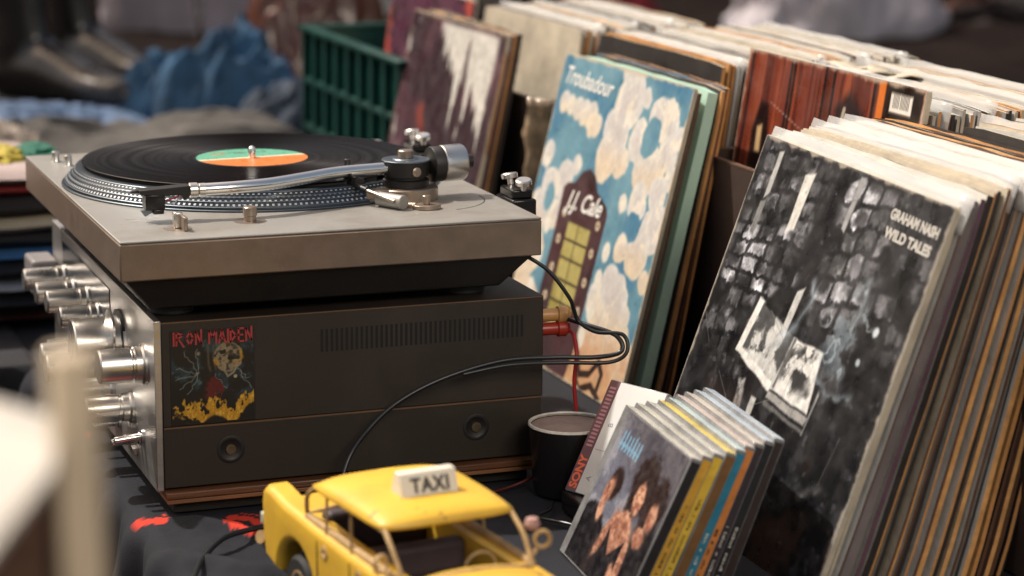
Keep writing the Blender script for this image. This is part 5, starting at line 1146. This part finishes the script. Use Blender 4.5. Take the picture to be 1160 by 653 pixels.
# boots
def boot(c, rot, label, sc_=1.):
    def P_(x, y, z): 
        v = Vector((x, y, z))*sc_; v.rotate(Matrix.Rotation(rot, 3, 'Z')); return v+Vector(c)
    bm = nb(); seg = 28
    st = [(-8.5, 0, 1.0, 2.6, 1.0), ]
    # foot: stations along x (heel -> toe): centre height, half width, half height
    foot = [(-6.5, 3.4, 3.2, 3.4), (-4, 3.9, 3.9, 3.9), (0, 4.6, 4.2, 4.6), (5, 4.6, 4.2, 4.6), (9, 3.9, 4.3, 3.9), (13, 3.1, 4.6, 3.1), (17, 2.7, 4.6, 2.7), (20.5, 2.4, 3.9, 2.4), (22.8, 2.0, 2.4, 1.9)]
    rings = [[bm.verts.new(P_(x, hw*math.copysign(abs(math.cos(2*PI*k/seg))**.8, math.cos(2*PI*k/seg)), zc+hh*math.sin(2*PI*k/seg)*(1 if math.sin(2*PI*k/seg) > 0 else .98))) for k in range(seg)] for (x, zc, hw, hh) in foot]
    def skin(R):
        for A_, B_ in zip(R, R[1:]):
            for k in range(seg): bm.faces.new((A_[k], A_[(k+1) % seg], B_[(k+1) % seg], B_[k]))
        bm.faces.new(R[0][::-1]); bm.faces.new(R[-1])
    skin(rings)
    shaft = [(-1.5, 3.5, 5.2, 3.9), (-1.0, 8, 5.8, 4.2), (-1.2, 13, 5.3, 4.3), (-2.2, 20, 5.6, 4.8), (-2.8, 28, 6.4, 5.4), (-3, 36, 6.8, 5.6)]
    skin([[bm.verts.new(P_(xc+rx*math.cos(2*PI*k/seg), ry*math.sin(2*PI*k/seg), z+.25*math.sin(z*1.3+k*.5))) for k in range(seg)] for (xc, z, rx, ry) in shaft])
    t = thing('boot', label, 'boot', c, 'black leather boots')
    o = obj('upper', bm, M['leatherB'], t, ang=180); r_ = o.modifiers.new('merge', 'REMESH'); r_.mode = 'VOXEL'; r_.voxel_size = .007; r_.use_smooth_shade = True; s2 = o.modifiers.new('smooth', 'SMOOTH'); s2.iterations = 6
    bm = nb(); R = []
    for z in (-1.0, .3):
        R.append([bm.verts.new(P_(x, y, z)) for (x, y) in [(-7.5, -2.2), (-3, -3.6), (6, -3.6), (14, -4.6), (20, -4.1), (23.6, -1.8), (23.8, 1.2), (20, 4.0), (14, 4.5), (6, 3.6), (-3, 3.6), (-7.5, 2.2)]])
    bm.faces.new(R[0][::-1]); bm.faces.new(R[1])
    for k in range(12): bm.faces.new((R[0][k], R[0][(k+1) % 12], R[1][(k+1) % 12], R[1][k]))
    obj('sole', bm, M['rubber'], t, bevel=.2)
boot((32.5, 247, 1.6), -.95, 'nearer tall black leather boot with glossy toe, at upper left', 1.15)
boot((44, 265, 1.6), -.95, 'farther tall black leather boot, its toe next to the blue denim', 1.15)
# chrome balls on wires, added for the buckle glints behind the boots
b = nb(); 
for (x, y, z) in ((74, 300, 21.), (77, 300, 23.)): lathe(b, [(0, 0), (.9, .2), (1.1, .9), (.9, 1.6), (0, 1.8)], (x, y, z-.9), (0, 0, 1), 16)
tube(b, [(74, 300, 21), (75.5, 300, 10), (75, 300, .5)], .3, 8); tube(b, [(77, 300, 23), (76, 300, 10), (75, 300, .5)], .3, 8)
tag(obj('glint_prop', b, M['chrome'], loc=(71, 300, 0)), 'small metal stand added to give two bright glints behind the boots', 'prop')

# folded clothes at left
cols = [((.10, .03, .025), 'dark red'), ((.018, .018, .022), 'black'), ((.40, .40, .42), 'light grey'), ((.02, .022, .03), 'navy black'), ((.05, .16, .36), 'bright blue'), ((.03, .03, .035), 'charcoal'), ((.42, .36, .26), 'cream'), ((.02, .018, .018), 'jet black'), ((.26, .03, .03), 'red'), ((.34, .27, .25), 'pale pink')]
z = 0.1
for i, (c_, nm) in enumerate(cols):
    h_ = [1.6, 2.4, 1.3, 2.1, 1.2, 2.0, 1.7, 2.2, 1.6, 1.7][i]
    bm = nb(); nx, ny = 26, 20; W_ = 30+random.uniform(-2, 2); D_ = 24+random.uniform(-1, 1); cx = -4.5+random.uniform(-.8, .8)-1.; cy = 84+random.uniform(-1, 1)
    def pt(i_, j_, up_):
        u_ = -1+2*i_/nx; v_ = -1+2*j_/ny; e = (1-abs(u_)**6)*(1-abs(v_)**6)
        return (cx+W_/2*u_*(1 if up_ else .99), cy+D_/2*v_, z+(h_*.5+h_*.5*e**.4*(1 if up_ else -1))+.22*mnoise.noise(Vector((u_*3+i*3, v_*3, 1))))
    T_ = [[bm.verts.new(pt(a, c2, 1)) for c2 in range(ny+1)] for a in range(nx+1)]; B2 = [[bm.verts.new(pt(a, c2, 0)) for c2 in range(ny+1)] for a in range(nx+1)]
    for a in range(nx):
        for c2 in range(ny): bm.faces.new((T_[a][c2], T_[a+1][c2], T_[a+1][c2+1], T_[a][c2+1])); bm.faces.new((B2[a][c2], B2[a][c2+1], B2[a+1][c2+1], B2[a+1][c2]))
    bmesh.ops.remove_doubles(bm, verts=bm.verts, dist=.02)
    tag(obj('folded_garment', bm, mat('cotton_'+nm.replace(' ', '_'), c_, .9, 0, .25, 14, .3, 90), loc=(cx, cy, z), ang=180), '%s folded garment in the pile left of the turntable' % nm, 'folded garment', 'folded garments in the left pile')
    z += h_*.96
garment('yellow_garment', (3.0, 82, z-.2), (2.6, 5, 1.5), mat('yellow_cloth', (.38, .30, .04), .8, 0, .1, 9), 'yellow cloth bit on top of the folded pile', 'cloth', 25, ridge=.2)
garment('green_garment', (7.0, 83, z-.2), (2.4, 5, 1.4), mat('green_cloth', (.01, .11, .07), .8, 0, .2, 9), 'green cloth bit on top of the folded pile, right of the yellow one', 'cloth', 26, ridge=.2)

# ------------------------------------------------------------------ near, out-of-focus white box with wooden edge
M['whitebox'] = mat('white_card_panel', (.46, .43, .38), .6, 0, .06, 8)
M['palewood'] = mat('pale_wood_strip', (.50, .41, .29), .6, 0, .3, 9, .2, 30, stretch=(3, 3, .5))
t = thing('white_box', 'out of focus white box with pale wooden corner post in the near foreground', 'box', (-30, -106, -75))
b = nb(); bx(b, (-23.3, -109.0, -75), (-21.9, -107.6, 40.9)); pst = obj('corner_post', b, M['palewood'], t, bevel=.15)
for v in pst.data.vertices:
    if v.co.z < .5: v.co.x += .018
b = nb(); prism(b, [(-27.8, -97), (-24.0, -102.7), (-22.6, -105.3), (-23.7, -111.1), (-26.2, -117.1), (-30.9, -128.7), (-42, -128.7), (-42, -97)], 37.7, 38., 'z'); obj('white_flap', b, M['whitebox'], t, smooth=False)
b = nb(); bx(b, (-40, -108.1, -75), (-23.4, -107.7, 37.6)); obj('dark_panel', b, M['brown'], t, smooth=False)
b = nb(); bx(b, (-40, -107.6, -75), (-23.4, -75, -73)); obj('bottom', b, M['brown'], t, smooth=False)

# ------------------------------------------------------------------ render
sc.render.engine = 'CYCLES'
sc.cycles.max_bounces = 8
sc.render.resolution_x = 1024; sc.render.resolution_y = 576
